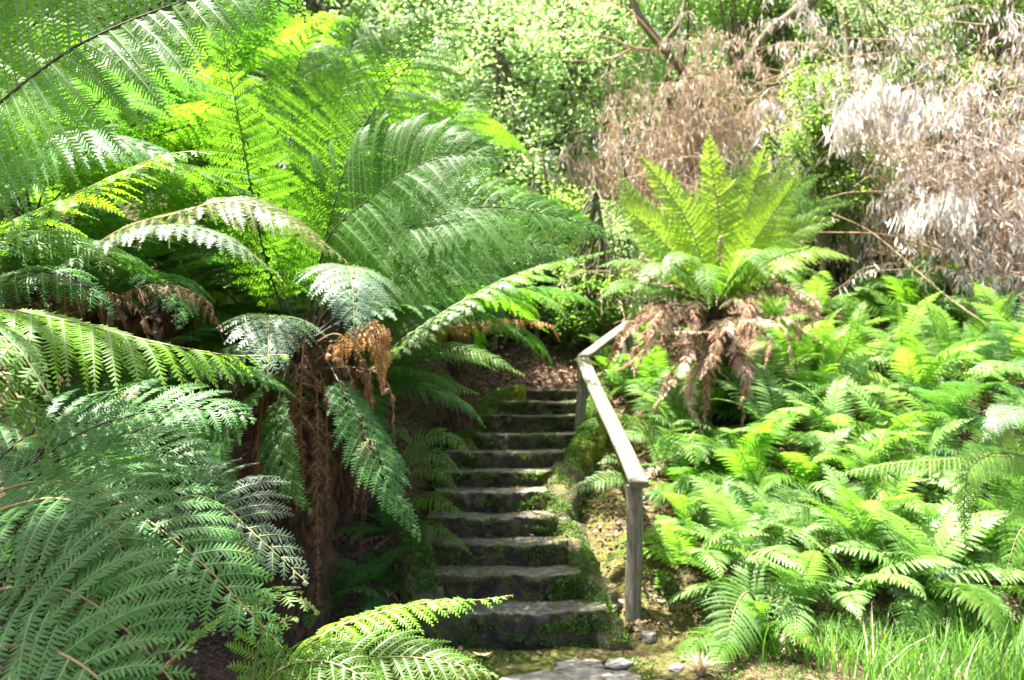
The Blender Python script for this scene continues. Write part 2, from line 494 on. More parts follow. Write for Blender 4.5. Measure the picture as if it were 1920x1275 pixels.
# ------------------------------------------------------------------ handrail
M['wood'] = solid_mat('weathered_wood', [(.16, .125, .092), (.29, .24, .19), (.075, .06, .045), (.20, .19, .135)], 5, .8, .7, 60, (6, 6, .45), .2)


def beam(name, p0, p1, w, h, parent, spin=0.0, seg=14):
    """a sawn timber from p0 to p1, w wide, h thick, with eased edges and a little warp"""
    p0, p1 = np.asarray(p0, float), np.asarray(p1, float)
    T = unit(p1 - p0); up = np.array([0, 0, 1.]) if abs(T[2]) < .9 else np.array([math.sin(spin), math.cos(spin), 0])
    A = unit(np.cross(T, up)); B = np.cross(A, T)
    c = .006
    ring = [(-w / 2 + c, -h / 2), (w / 2 - c, -h / 2), (w / 2, -h / 2 + c), (w / 2, h / 2 - c), (w / 2 - c, h / 2), (-w / 2 + c, h / 2), (-w / 2, h / 2 - c), (-w / 2, -h / 2 + c)]
    V = []
    for i_ in range(seg + 1):
        t = i_ / seg
        o = p0 + (p1 - p0) * t + A * .008 * math.sin(t * 5 + p0[0]) + B * .005 * math.sin(t * 4 + 1)
        for a, b in ring:
            V.append(o + A * a + B * b + np.array([random.gauss(0, .0012) for _ in range(3)]))
    mb = MB(); ii = np.arange(seg)[:, None] * 8; j = np.arange(8)[None]
    mb.add(V, np.stack([ii + j, ii + 8 + j, ii + 8 + (j + 1) % 8, ii + (j + 1) % 8], -1).reshape(-1, 4))
    for e in (0, seg * 8):
        mb.add(V[e:e + 8] + [np.mean(V[e:e + 8], 0)], None, [(k, (k + 1) % 8, 8) for k in range(8)])
    org = np.array(parent.location)
    o = mb.build(name, M['wood'], parent)
    # local coordinates along the timber so the grain follows it
    from mathutils import Matrix
    mat = Matrix(((A[0], B[0], T[0], p0[0] - org[0]), (A[1], B[1], T[1], p0[1] - org[1]), (A[2], B[2], T[2], p0[2] - org[2]), (0, 0, 0, 1)))
    me = o.data; co = np.zeros(len(me.vertices) * 3); me.vertices.foreach_get('co', co); co = co.reshape(-1, 3)
    loc = (co - p0) @ np.stack([A, B, T], 1)
    me.vertices.foreach_set('co', loc.ravel()); o.matrix_basis = mat; me.update()
    return o


pA = at(1189, 1140, 5.72); tA = at(1190, 902, 5.72)
pB = at(1086, 842, 8.0); tB = at(1093, 672, 8.0)
pC = at(1176, 700, 9.5); tC = at(1176, 606, 9.5)
rail = thing('wooden_handrail', (pA[0], pA[1], pA[2]), 'weathered grey timber handrail on square posts beside the steps', 'handrail')
beam('post', (pA[0], pA[1], pA[2] - .15), (pA[0] + .005, pA[1], tA[2] - .03), .105, .115, rail, R(17))
beam('post', (pB[0], pB[1], pB[2] - .15), (tB[0] - .01, pB[1], tB[2] - .03), .095, .1, rail, R(14))
beam('post', (pC[0], pC[1], pC[2] - .3), (pC[0], pC[1], tC[2] - .03), .1, .1, rail, R(-30))
e0 = np.array([tA[0] + .012, tA[1] - .10, tA[2] - .02]); e1 = np.array([tB[0], tB[1] + .02, tB[2]])
beam('rail', e0, e1, .13, .05, rail)
beam('rail', e1 + np.array([0.0, .05, .004]), np.array([tC[0] + .05, tC[1] + .1, tC[2] + .02]), .13, .05, rail)
# ------------------------------------------------------------------ ferns
def frond_mb(pts, hw, hint=(0, -.3, 1), gap=.06, ang=68, droop=.25, pin=.048, step=.0155, stalk=.16, rad=.007,
             rib=.0035, fall=0.0, comb=True, seed=0, tipw=.06, curl=0.0, one_side=None, peak=.42, ragged=0.0):
    """one fern frond: a stalk along pts, pinnae on both sides, leaflets on both sides of every pinna.
    hw half width, ang angle of pinnae to the stalk, droop sag of pinnae, pin leaflet length, step leaflet spacing"""
    r = np.random.default_rng(seed)
    n = 60
    sp, L = spline(pts, n)
    T = unit(np.gradient(sp, axis=0))
    hint = np.asarray(hint, float)
    B = unit(np.cross(T, hint)); N = np.cross(B, T)
    blade, stem = MB(), MB()
    tt = np.linspace(0, 1, n)
    tube(stem, sp, rad * (1 - .82 * tt) + .0006, 5)
    nump = max(8, int(L * (1 - stalk) / gap))
    side_phase = r.uniform(-.3, .3)
    hang = np.array([0, 0, -1.0])
    for k in range(nump):
        for s in (-1, 1):
            if one_side and s != one_side: continue
            t = stalk + (1 - stalk) * (k + .5 + (.18 * s) + r.uniform(-.12, .12)) / nump
            if t > .995 or (ragged and r.random() < .3 * ragged): continue
            u0 = (t - stalk) / (1 - stalk)
            w = min(1.0, (.42 + .58 * math.sin(min(u0 / peak, 1) * math.pi / 2))) * (min(1.0, ((1 - u0) / (1 - peak))) ** .85 if u0 > peak else 1.0)
            ln = max(hw * w * r.uniform(.86, 1.06) * (r.uniform(.35, .8) if r.random() < .035 else 1), tipw * hw)
            f = t * (n - 1); i0 = min(int(f), n - 2); fr = f - i0
            o = sp[i0] * (1 - fr) + sp[i0 + 1] * fr
            tv = unit(T[i0] * (1 - fr) + T[i0 + 1] * fr); bv = unit(B[i0] * (1 - fr) + B[i0 + 1] * fr); nv = unit(np.cross(bv, tv))
            a = math.radians(ang - 26 * u0 ** 2 + r.normal(0, 2.5))
            d0 = tv * math.cos(a) + s * bv * math.sin(a)
            if ragged:
                ln *= 1 - ragged * r.uniform(0, .65); d0 = unit(d0 + r.normal(0, .3 * ragged, 3))
            m = 9
            uu = np.linspace(0, 1, m)[:, None]
            dr = droop * r.uniform(.8, 1.2)
            Q = o + ln * (d0 * uu + nv * (.14 * np.sin(uu * 2.2) * (1 - dr)) + hang * dr * uu ** 2 * (1 - .3 * fall) + tv * .10 * uu ** 2)
            if curl: Q = Q + ln * curl * nv * (uu ** 2)
            # keep length
            seg = np.linalg.norm(np.diff(Q, axis=0), axis=1).sum(); Q = o + (Q - o) * (ln / max(seg, 1e-6))
            PT = unit(np.gradient(Q, axis=0))
            nt_ = unit(nv + r.normal(0, .16, 3)) + (uu - .3) * r.normal(0, .22, 3)
            PB = unit(np.cross(PT, nt_))
            PN = np.cross(PB, PT)
            if rib:
                wv = (rib * (1 - .85 * uu))
                e0, e1 = Q - PB * wv + PN * .0012, Q + PB * wv + PN * .0012
                stem.quads(np.stack([e0[:-1], e0[1:], e1[1:], e1[:-1]], 1), 1)
            if not comb:
                # narrow entire pinna with a notched edge
                mm = max(4, int(ln / step))
                x = np.linspace(0, 1, mm + 1)
                q = np.stack([np.interp(x, uu[:, 0], Q[:, c]) for c in range(3)], 1)
                pb = np.stack([np.interp(x, uu[:, 0], PB[:, c]) for c in range(3)], 1)
                wd = pin * np.minimum(1, ln / (.55 * hw) + .25) * np.minimum(1, (x + .08) * 5) * (1 - x ** 2.2)
                for sd in (-1, 1):
                    a0 = q[:-1]; b0 = q[1:]
                    tipv = (a0 + b0) * .5 + sd * pb[:-1] * (wd[:-1, None] + .0008) + (b0 - a0) * .35 + hang * (wd[:-1, None] * .15)
                    mid = a0 + sd * pb[:-1] * (wd[:-1, None] * .72)
                    blade.quads(np.stack([a0, b0, tipv, mid] if sd > 0 else [a0, mid, tipv, b0], 1))
                continue
            npn = max(3, int(ln / step))
            x = (np.arange(npn) + .5) / npn
            q = np.stack([np.interp(x, uu[:, 0], Q[:, c]) for c in range(3)], 1)
            pt = unit(np.stack([np.interp(x, uu[:, 0], PT[:, c]) for c in range(3)], 1))
            pb = unit(np.stack([np.interp(x, uu[:, 0], PB[:, c]) for c in range(3)], 1)); pn = np.cross(pb, pt)
            pl = pin * np.minimum(1, ln / (.5 * hw) + .2) * np.minimum(1, .55 + x * 6) * np.clip((1 - x) * 2.4, .12, 1) ** .7
            hwid = step * .47
            for sd in (-1, 1):
                lv = pl * r.uniform(.8, 1.12, npn) * np.where(r.random(npn) < .035, .25, 1)
                dl = unit(sd * pb * 1.0 + pt * (.34 + .3 * x[:, None] + r.normal(0, .09, (npn, 1))) - pn * (.12 + r.normal(0, .08, (npn, 1))) + hang * fall * .8)
                base = q + pn * .0004
                v0 = base - pt * hwid; v1 = base + pt * hwid
                v2 = base + dl * (lv * .72)[:, None] + pt * hwid * .9
                v3 = base + dl * lv[:, None] + pt * hwid * .35
                blade.quads(np.stack([v0, v1, v2, v3] if sd > 0 else [v1, v0, v3, v2], 1))
    return blade, stem


FERN_MATS = {'fern': 'stalk_green', 'fern_young': 'stalk_tan', 'fern_deep': 'stalk_dark', 'fern_grey': 'stalk_tan', 'fern_pale': 'stalk_green',
             'fern_lime': 'stalk_green', 'fern_bronze': 'stalk_tan', 'fern_dead': 'stalk_dead', 'fern_tan': 'stalk_dead', 'fern_orange': 'stalk_dead', 'fern_grey_shaded': 'stalk_tan', 'fern_shaded': 'stalk_green', 'fern_golden': 'stalk_green'}
_seed = [100]


def frond(parent, pts, hw, mat='fern', stalk_mat=None, px=True, name=None, label=None, **kw):
    """a frond of its own shape; pts are (photo x, photo y, distance)"""
    _seed[0] += 1
    P = [at(*p) for p in pts] if px else pts
    dead = mat in ('fern_dead', 'fern_tan', 'fern_orange')
    if dead: kw.setdefault('ragged', 1.0)
    b, s = frond_mb(P, hw, seed=_seed[0], **kw)
    org = np.array(parent.location)
    nm = name or ('dead_frond' if dead else 'frond')
    if dead:                       # stalk and crumpled blade of a dead frond are one piece
        nb = b.n
        b.v += s.v; b.n += s.n
        b.q += [q + nb for q in s.q]; b.qm += [m + 1 for m in s.qm]
        b.t += [q + nb for q in s.t]; b.tm += [m + 1 for m in s.tm]
        o = b.build(nm, [M[mat], M['stalk_dead'], M['rib_dead']], parent, org)
        if label: o['label'] = label
        return o
    o = b.build(nm, M[mat], parent, org)
    st = s.build('stalk', [M[stalk_mat or FERN_MATS[mat]], M['rib_dead' if dead else 'rib']], o, org, smooth=True)
    if label: o['label'] = label
    return o


CAMH = (0, -1, .35)
MIDH = (0, -.6, .8)

# ---- tall tree fern left of the steps
cx = at(575, 640, 5.4)
foot = np.array([cx[0] - .05, cx[1] + .1, float(ground_z(cx[0], cx[1] + .1))])
fernB = thing('tree_fern', foot, 'tall tree fern beside the steps with dark upright stalks and a brown dead skirt', 'tree fern')


def fern_trunk(parent, base, top, r0, r1, seed=0, nfib=260):
    mb = MB()
    mid = (base + top) / 2 + np.array([.05, .03, 0])
    sp, L = spline([base - np.array([0, 0, .2]), mid, top], 22)
    tube(mb, sp, np.linspace(r0, r1, 22) * (1 + .12 * np.sin(np.arange(22) * 2.1)), 14)
    rr = np.random.default_rng(seed)
    for _ in range(nfib):          # broken stalk stubs and root fibres over the trunk
        t = rr.uniform(.03, 1); c = base + (top - base) * t; a = rr.uniform(0, 2 * math.pi); rad = (r0 + (r1 - r0) * t)
        p0 = c + rad * .85 * np.array([math.cos(a), math.sin(a), 0])
        up = rr.random() < .35
        ln = rr.uniform(.05, .14)
        p1 = p0 + np.array([math.cos(a) * ln * .6, math.sin(a) * ln * .6, ln * (.7 if up else -1)])
        tube(mb, [p0, (p0 + p1) / 2 + .01 * rr.normal(size=3), p1], [.011, .008, .002], 4, cap=False)
    return mb.build('trunk', M['trunk_fibre'], parent, parent.location, smooth=True)


def hanging_frond(parent, top, a, out, drop, hw, mat, seed, **kw):
    """a dead frond bent over and hanging from the crown"""
    d = np.array([math.cos(a), math.sin(a), 0])
    pts = [top, top + d * out * .55 + np.array([0, 0, .10]), top + d * out + np.array([0, 0, -.08]), top + d * out * 1.12 + np.array([0, 0, -drop * .5]), top + d * out * .98 + np.array([.03, 0, -drop])]
    args = dict(hint=(d[0] * .9, d[1] * .9, .5), gap=.04, ang=55, droop=.55, pin=.034, step=.018, fall=.4, stalk=.15, rad=.008, rib=.002)
    args.update(kw)
    return frond(parent, pts, hw, mat, px=False, **args)


fern_trunk(fernB, foot, cx, .2, .15, 5)
# skirt
rs = np.random.default_rng(11)
for k in range(22):
    a = R(-160 + 320 * (k + rs.uniform(-.3, .3)) / 22 - 90)
    hanging_frond(fernB, cx + np.array([0, 0, rs.uniform(-.35, -.05)]), a, rs.uniform(.22, .45), rs.uniform(.8, 1.45), rs.uniform(.14, .22), 'fern_dead', k)
F = lambda *a, **k: frond(fernB, *a, **k)
F([(548, 640, 5.4), (497, 480, 5.0), (472, 360, 4.8), (447, 220, 4.6), (425, 110, 4.5), (418, 60, 4.45)], .36, 'fern', 'stalk_dark', hint=CAMH, droop=.22, ang=78)
F([(570, 640, 5.4), (598, 500, 5.3), (650, 310, 5.1), (720, 180, 5.0), (830, 55, 5.0), (885, 5, 5.0)], .72, 'fern', 'stalk_dark', hint=CAMH, droop=.26, ang=74)
F([(590, 630, 5.7), (606, 480, 6.0), (620, 300, 6.1), (650, 120, 6.2), (700, -30, 6.3)], .62, 'fern', 'stalk_dark', hint=CAMH, droop=.3, ang=74)
F([(575, 640, 5.3), (610, 460, 4.9), (690, 375, 4.75), (790, 308, 4.65), (880, 290, 4.6), (970, 305, 4.6)], .62, 'fern_shaded', 'stalk_dark', hint=(-.15, -1, .4), droop=.42, ang=70, gap=.046, rib=.0022, pin=.056)
F([(620, 560, 5.2), (720, 455, 5.0), (830, 403, 4.9), (920, 388, 4.9), (1040, 405, 4.95), (1150, 442, 5.0)], .54, 'fern_shaded', 'stalk_dark', hint=(0, -.85, .55), droop=.5, ang=66, curl=.05, gap=.046, rib=.0022, pin=.056)
F([(600, 620, 5.5), (720, 530, 5.5), (860, 470, 5.6), (990, 455, 5.7), (1080, 490, 5.7)], .54, 'fern_shaded', 'stalk_dark', hint=(0, -.9, .5), droop=.5, gap=.046, rib=.0022, pin=.056)
F([(600, 600, 5.4), (680, 500, 5.2), (790, 440, 5.1), (900, 430, 5.1), (985, 470, 5.1)], .55, 'fern_shaded', 'stalk_dark', hint=(0, -.9, .5), droop=.45, gap=.046, rib=.0022, pin=.056)
F([(560, 620, 5.6), (540, 420, 5.6), (545, 250, 5.6), (560, 120, 5.6), (600, 40, 5.6)], .6, 'fern', 'stalk_dark', hint=CAMH, droop=.25)
F([(600, 640, 5.6), (700, 590, 5.8), (820, 540, 6.0), (920, 520, 6.1), (990, 560, 6.1)], .42, 'fern_deep', hint=MIDH, droop=.55)
F([(590, 620, 5.6), (690, 480, 5.9), (780, 340, 6.1), (860, 210, 6.2), (930, 130, 6.3)], .6, 'fern', 'stalk_dark', hint=CAMH, droop=.32)
F([(640, 735, 5.2), (720, 667, 5.2), (800, 606, 5.3), (900, 547, 5.4), (1000, 502, 5.5), (1150, 468, 5.7)], .27, 'fern_pale', 'stalk_dark', hint=(-.2, -.25, 1), droop=.62, ang=58, stalk=.1, gap=.06, label='pale arching frond reaching over the top steps')
F([(585, 640, 5.2), (622, 535, 4.8), (652, 500, 4.4), (660, 530, 4.15), (664, 600, 4.0), (664, 640, 3.95)], .40, 'fern_grey', hint=(0, .25, 1), droop=.45, ang=72, stalk=.3)
F([(560, 660, 5.0), (528, 618, 4.5), (508, 592, 4.1), (504, 620, 3.85), (503, 680, 3.7), (502, 712, 3.66)], .36, 'fern_grey', hint=(0, .25, 1), droop=.4, ang=70, stalk=.3)
F([(600, 650, 5.0), (650, 745, 4.6), (690, 830, 4.4), (735, 920, 4.3), (790, 1015, 4.25)], .29, 'fern_deep', hint=(.5, -.8, .3), droop=.3, ang=55, stalk=.25, label='deep green frond hanging down in front of the dead skirt')
F([(540, 680, 4.9), (518, 780, 4.5), (535, 880, 4.3), (585, 965, 4.2)], .2, 'fern_deep', hint=(-.2, -.9, .3), droop=.3, ang=55, stalk=.3)
F([(530, 690, 4.9), (455, 760, 4.4), (405, 850, 4.2), (385, 940, 4.1)], .24, 'fern_deep', hint=(-.5, -.8, .4), droop=.3, ang=58, stalk=.3)
F([(590, 680, 5.0), (640, 640, 4.7), (690, 620, 4.5), (714, 650, 4.42), (716, 740, 4.4)], .22, 'fern_orange', hint=(-.5, -.6, .6), droop=.75, ang=60, fall=.4, gap=.026, pin=.04, step=.014, ragged=.4, label='orange brown dead frond curled over beside the trunk')
F([(610, 690, 5.0), (670, 690, 4.8), (715, 705, 4.7), (735, 745, 4.65), (738, 810, 4.65)], .15, 'fern_dead', hint=(-.5, -.6, .6), droop=.7, ang=60, fall=.6, pin=.03)
F([(700, 650, 5.9), (800, 620, 6.1), (880, 604, 6.2), (960, 599, 6.2), (1030, 608, 6.2), (1050, 640, 6.2)], .2, 'fern_orange', hint=(0, -.4, 1), droop=.95, ang=78, fall=.5, pin=.035, gap=.03, ragged=.4, label='orange dead frond drooping in a fringe above the leaf litter')
F([(690, 600, 5.9), (780, 570, 6.3), (850, 575, 6.5), (900, 620, 6.5)], .2, 'fern_dead', hint=(0, -.4, 1), droop=.9, fall=.5)

# ---- tree fern leaning in from the left edge
c2 = at(-330, 600, 3.2)
foot2 = np.array([c2[0] - .1, c2[1] + .1, float(ground_z(c2[0], c2[1]))])
fernA = thing('tree_fern', foot2, 'big tree fern at the left edge throwing long fronds across the shade', 'tree fern')
fern_trunk(fernA, foot2, c2, .17, .13, 6)
G = lambda *a, **k: frond(fernA, *a, **{**dict(gap=.052, pin=.038, step=.0132), **k})
G([(-330, 590, 3.2), (-160, 340, 2.8), (-60, 243, 2.7), (90, 122, 2.6), (200, 58, 2.6), (350, 2, 2.6), (480, -15, 2.6), (575, 30, 2.65)], .58, 'fern', 'stalk_dark', hint=(-.1, -1, .25), droop=.34, ang=76, stalk=.3, rad=.009, pin=.05, gap=.045, label='great frond with dark stalk across the upper left corner')
G([(-330, 580, 3.3), (-100, 200, 3.3), (60, 50, 3.3), (220, -80, 3.3), (400, -130, 3.4)], .55, 'fern', 'stalk_dark', hint=CAMH, droop=.3, ang=75, stalk=.3)
G([(-330, 590, 3.4), (-120, 420, 3.7), (0, 320, 3.8), (140, 265, 3.8), (270, 275, 3.9), (345, 330, 3.9)], .45, 'fern_deep', hint=MIDH, droop=.45, stalk=.3)
G([(-300, 600, 3.2), (-40, 455, 2.9), (60, 400, 2.8), (160, 355, 2.75), (270, 305, 2.7), (345, 285, 2.7), (400, 290, 2.7)], .36, 'fern_young', hint=(-.25, -.5, 1), droop=.5, ang=66, stalk=.32, label='bright new green frond with curled tips against the shade')
G([(-300, 600, 3.4), (60, 520, 3.7), (220, 452, 3.7), (330, 422, 3.6), (430, 452, 3.5), (527, 520, 3.5)], .34, 'fern_grey', hint=(0, -.2, 1), droop=.4, stalk=.3)
G([(-300, 610, 3.1), (-60, 470, 2.9), (30, 436, 2.9), (120, 446, 2.9), (215, 510, 2.9)], .3, 'fern', hint=(0, -.5, .9), droop=.5, stalk=.35)
G([(-300, 600, 3.0), (-60, 540, 3.0), (60, 510, 3.0), (150, 530, 3.0), (210, 590, 3.0)], .26, 'fern_deep', hint=(0, -.5, .9), droop=.5, stalk=.35)
G([(-300, 620, 2.9), (-120, 590, 2.55), (0, 582, 2.4), (120, 600, 2.35), (225, 626, 2.3), (330, 650, 2.3), (440, 667, 2.3), (538, 665, 2.3)], .46, 'fern_young', hint=(0, -.05, 1), droop=.6, ang=54, stalk=.25, curl=-.05, label='vivid lime frond spread over the dark hollow')
G([(-280, 640, 2.6), (-60, 600, 2.2), (20, 640, 2.05), (60, 690, 2.0), (95, 750, 1.95)], .22, 'fern_pale', hint=(.2, -.1, 1), droop=.5, stalk=.3)
G([(-280, 660, 2.5), (-90, 640, 2.15), (0, 700, 2.05), (60, 790, 2.0), (95, 860, 2.0)], .2, 'fern', hint=(.4, -.3, .8), droop=.4, stalk=.3)
G([(120, 500, 4.2), (230, 430, 4.1), (335, 400, 4.0), (430, 378, 3.95), (540, 412, 3.95), (655, 495, 4.0)], .34, 'fern_bronze', hint=(-.1, -.5, .9), droop=.5, ang=66, stalk=.15, label='bronze tinted frond arching beside the green ones')
G([(-200, 620, 3.6), (120, 590, 4.2), (280, 535, 4.3), (380, 560, 4.3), (420, 640, 4.3)], .28, 'fern_dead', hint=(0, -.4, .9), droop=.8, fall=.5, stalk=.3)
G([(-200, 640, 3.6), (60, 570, 4.0), (170, 545, 4.1), (250, 570, 4.1), (280, 640, 4.1)], .28, 'fern_dead', hint=(0, -.4, .9), droop=.8, fall=.5, stalk=.3)

# ---- low spreading fern of the lower left corner
c3 = at(-180, 1060, 2.5)
fernC = thing('fern', (c3[0], c3[1], float(ground_z(c3[0], c3[1]))), 'large glossy low fern filling the lower left corner', 'fern')
H = lambda *a, **k: frond(fernC, *a, **{**dict(gap=.044, pin=.033, step=.0112, rib=.0018), **k})
H([(-160, 1040, 2.4), (-40, 945, 2.35), (60, 905, 2.3), (170, 915, 2.2), (280, 978, 2.1), (380, 1058, 2.05), (470, 1150, 2.0), (530, 1215, 2.0)], .34, 'fern_deep', 'stalk_tan', hint=(-.15, -.5, .9), droop=0.26, ang=70, stalk=.2, rad=.006)
H([(-160, 1060, 2.2), (-60, 985, 2.1), (20, 950, 2.0), (110, 935, 1.95), (190, 970, 1.9), (238, 1060, 1.85), (265, 1160, 1.8)], .34, 'fern_deep', 'stalk_tan', hint=(0, -.5, .9), droop=0.31, ang=72, stalk=.2, rad=.006)
H([(-160, 1180, 2.1), (-50, 1120, 1.9), (40, 1100, 1.8), (120, 1105, 1.75), (200, 1150, 1.7), (270, 1215, 1.65), (350, 1310, 1.6)], .34, 'fern_deep', 'stalk_tan', hint=(-.1, -.75, .7), droop=0.19, ang=72, stalk=.2, rad=.006)
H([(-120, 1000, 2.9), (60, 870, 2.95), (180, 800, 2.95), (310, 768, 2.95), (420, 770, 2.95), (480, 790, 2.95)], .36, 'fern_deep', hint=(0, -.6, .8), droop=0.31, ang=64, stalk=.2)
H([(-60, 1000, 2.8), (140, 880, 2.75), (260, 850, 2.7), (350, 868, 2.65), (425, 940, 2.6)], .3, 'fern_deep', hint=(0, -.5, .8), droop=0.28, stalk=.2)
H([(200, 1010, 2.8), (340, 935, 2.6), (410, 945, 2.5), (470, 995, 2.42), (530, 1050, 2.4), (578, 1095, 2.38)], .25, 'fern_grey_shaded', hint=(0, -.6, .8), droop=0.17, ang=66, stalk=.25)
H([(300, 1260, 2.4), (400, 1170, 2.3), (470, 1128, 2.25), (540, 1118, 2.2), (600, 1150, 2.2)], .15, 'fern_pale', hint=(0, -.2, 1), droop=0.25, stalk=.2)
H([(-120, 1280, 1.8), (-20, 1220, 1.7), (80, 1215, 1.65), (170, 1260, 1.6), (250, 1350, 1.55)], .32, 'fern_deep', 'stalk_tan', hint=(-.1, -.75, .7), droop=0.19, ang=72, stalk=.15)
H([(-100, 1000, 3.0), (0, 860, 3.1), (90, 800, 3.2), (200, 800, 3.2), (290, 870, 3.1)], .34, 'fern_deep', hint=(0, -.5, .8), droop=0.25, stalk=.2)

# ---- bright fern at the bottom
c4 = at(500, 1330, 2.6)
fernD = thing('fern', (c4[0], c4[1], max(0, float(c4[2]) - .1)), 'light green fern at the bottom edge reaching toward the lowest step', 'fern')
K = lambda *a, **k: frond(fernD, *a, **k)
K([(480, 1330, 2.6), (545, 1237, 2.6), (640, 1173, 2.65), (790, 1132, 2.7), (900, 1125, 2.75), (962, 1116, 2.8)], .17, 'fern_young', hint=(-.1, -.15, 1), droop=.5, ang=60, stalk=.1, gap=.036, pin=.026, step=.0108)
K([(480, 1320, 2.5), (600, 1254, 2.5), (740, 1232, 2.45), (850, 1245, 2.4), (935, 1268, 2.4)], .2, 'fern', hint=(0, -.5, .8), droop=.35, ang=60, stalk=.1, gap=.036, pin=.026, step=.0108)
K([(470, 1330, 2.55), (520, 1260, 2.5), (600, 1240, 2.4), (680, 1270, 2.35), (730, 1330, 2.3)], .16, 'fern', hint=(0, -.5, .8), droop=.35, stalk=.1, gap=.036, pin=.026, step=.0108)
K([(470, 1330, 2.55), (480, 1240, 2.6), (500, 1180, 2.6), (560, 1160, 2.6)], .12, 'fern', hint=(0, -.5, .8), droop=.35, stalk=.1, gap=.036, pin=.026, step=.0108)

# ---- reusable fronds (shared mesh data)
LIB = {}


def lib_frond(key, mat, smat, L, hw, a0, a1, **kw):
    """frond from the origin along +x, rising at a0 degrees and ending at a1"""
    ns = 7; p = [np.zeros(3)]
    for k in range(ns):
        a = R(a0 + (a1 - a0) * ((k + .5) / ns) ** 1.15)
        p.append(p[-1] + L / ns * np.array([math.cos(a), .03 * math.sin(k * 1.3 + len(LIB)), math.sin(a)]))
    _seed[0] += 1
    b, s = frond_mb(p, hw, seed=_seed[0], hint=(-.35, 0, 1) if a0 > 60 else (0, 0, 1), **kw)
    dead = mat in ('fern_dead', 'fern_tan', 'fern_orange')
    LIB.setdefault(key, []).append((b.mesh('frond', M[mat]), s.mesh('stalk', [M[smat], M['rib_dead' if dead else 'rib']], smooth=True)))


def place_lib(parent, key, rz, scale, tilt=0.0, roll=0.0, z=0.0, off=(0, 0), name='frond', stalk=True):
    k = LIB[key]; b, s = k[random.randrange(len(k))]
    o = bpy.data.objects.new(name, b); COL.objects.link(o); o.parent = parent
    o.rotation_euler = (roll, tilt, rz); o.scale = (scale,) * 3; o.location = (off[0], off[1], z)
    if stalk:
        c = bpy.data.objects.new('stalk', s); COL.objects.link(c); c.parent = o
    return o


for k in range(4):          # two metre tree fern fronds for crowns further off
    kw = dict(gap=.06, pin=.052, step=.019, droop=.3 + .05 * k, stalk=.14, rib=.003)
    lib_frond('big', 'fern', 'stalk_dark', 2.1, .5, 62 - 8 * k, -15 - 12 * k, **kw)
    lib_frond('big_deep', 'fern_deep', 'stalk_dark', 2.0, .48, 55 - 8 * k, -25 - 12 * k, **kw)
    lib_frond('big_lime', 'fern_lime', 'stalk_green', 2.1, .5, 66 - 8 * k, -10 - 12 * k, **kw)
for k in range(5):          # half metre ground fern fronds
    kw = dict(gap=.027, pin=.0140, step=.010, droop=.18 + .06 * k, stalk=.12, rib=.0018, rad=.0035, comb=False, ang=74)
    for nm, mt in (('low', 'fern'), ('low_lime', 'fern_lime'), ('low_pale', 'fern_pale'), ('low_deep', 'fern_deep')):
        lib_frond(nm, mt, 'stalk_green', (.80), .175 + .012 * k, 78 - 11 * k, -5 - 16 * k, **kw)
for k in range(2):
    lib_frond('low_dead', 'fern_tan', 'stalk_dead', .6, .12, 30, -70, ragged=1.0, gap=.02, pin=.011, step=.012, droop=.7, stalk=.14, rib=.0015, rad=.003, comb=False, ang=60)


def rosette(t, keys, n, size, spread=(-.1, .35), z=0.0, stalk=True, dead=0, phase=0.0):
    for k in range(n):
        a = phase + 2 * math.pi * (k + random.uniform(-.3, .3)) / n
        place_lib(t, random.choice(keys), a, size * random.uniform(.78, 1.12), random.uniform(*spread), random.uniform(-.25, .25), z, stalk=stalk)
    for k in range(dead):
        place_lib(t, 'low_dead', random.uniform(0, 6.28), size * random.uniform(.7, 1.1), random.uniform(.1, .5), 0, z * .9, name='dead_frond', stalk=stalk)


# more fronds of the two big crowns
for k in range(13):
    place_lib(fernB, random.choice(['big', 'big', 'big_deep']), R(20 + 140 * (k + random.uniform(-.3, .3)) / 12), random.uniform(.85, 1.15), random.uniform(-.35, .25), random.uniform(-.2, .2), float(cx[2] - foot[2]), (.05, -.1))
for k in range(5):
    place_lib(fernB, 'big_deep', R(70 + 200 * k / 5), random.uniform(.6, .8), random.uniform(.35, .6), random.uniform(-.2, .2), float(cx[2] - foot[2]), (.05, -.1))
for k in range(5):
    place_lib(fernA, 'big_deep', R(48 + 60 * k / 4), random.uniform(.9, 1.15), random.uniform(-.3, .3), random.uniform(-.2, .2), float(c2[2] - foot2[2]), (.1, -.1))

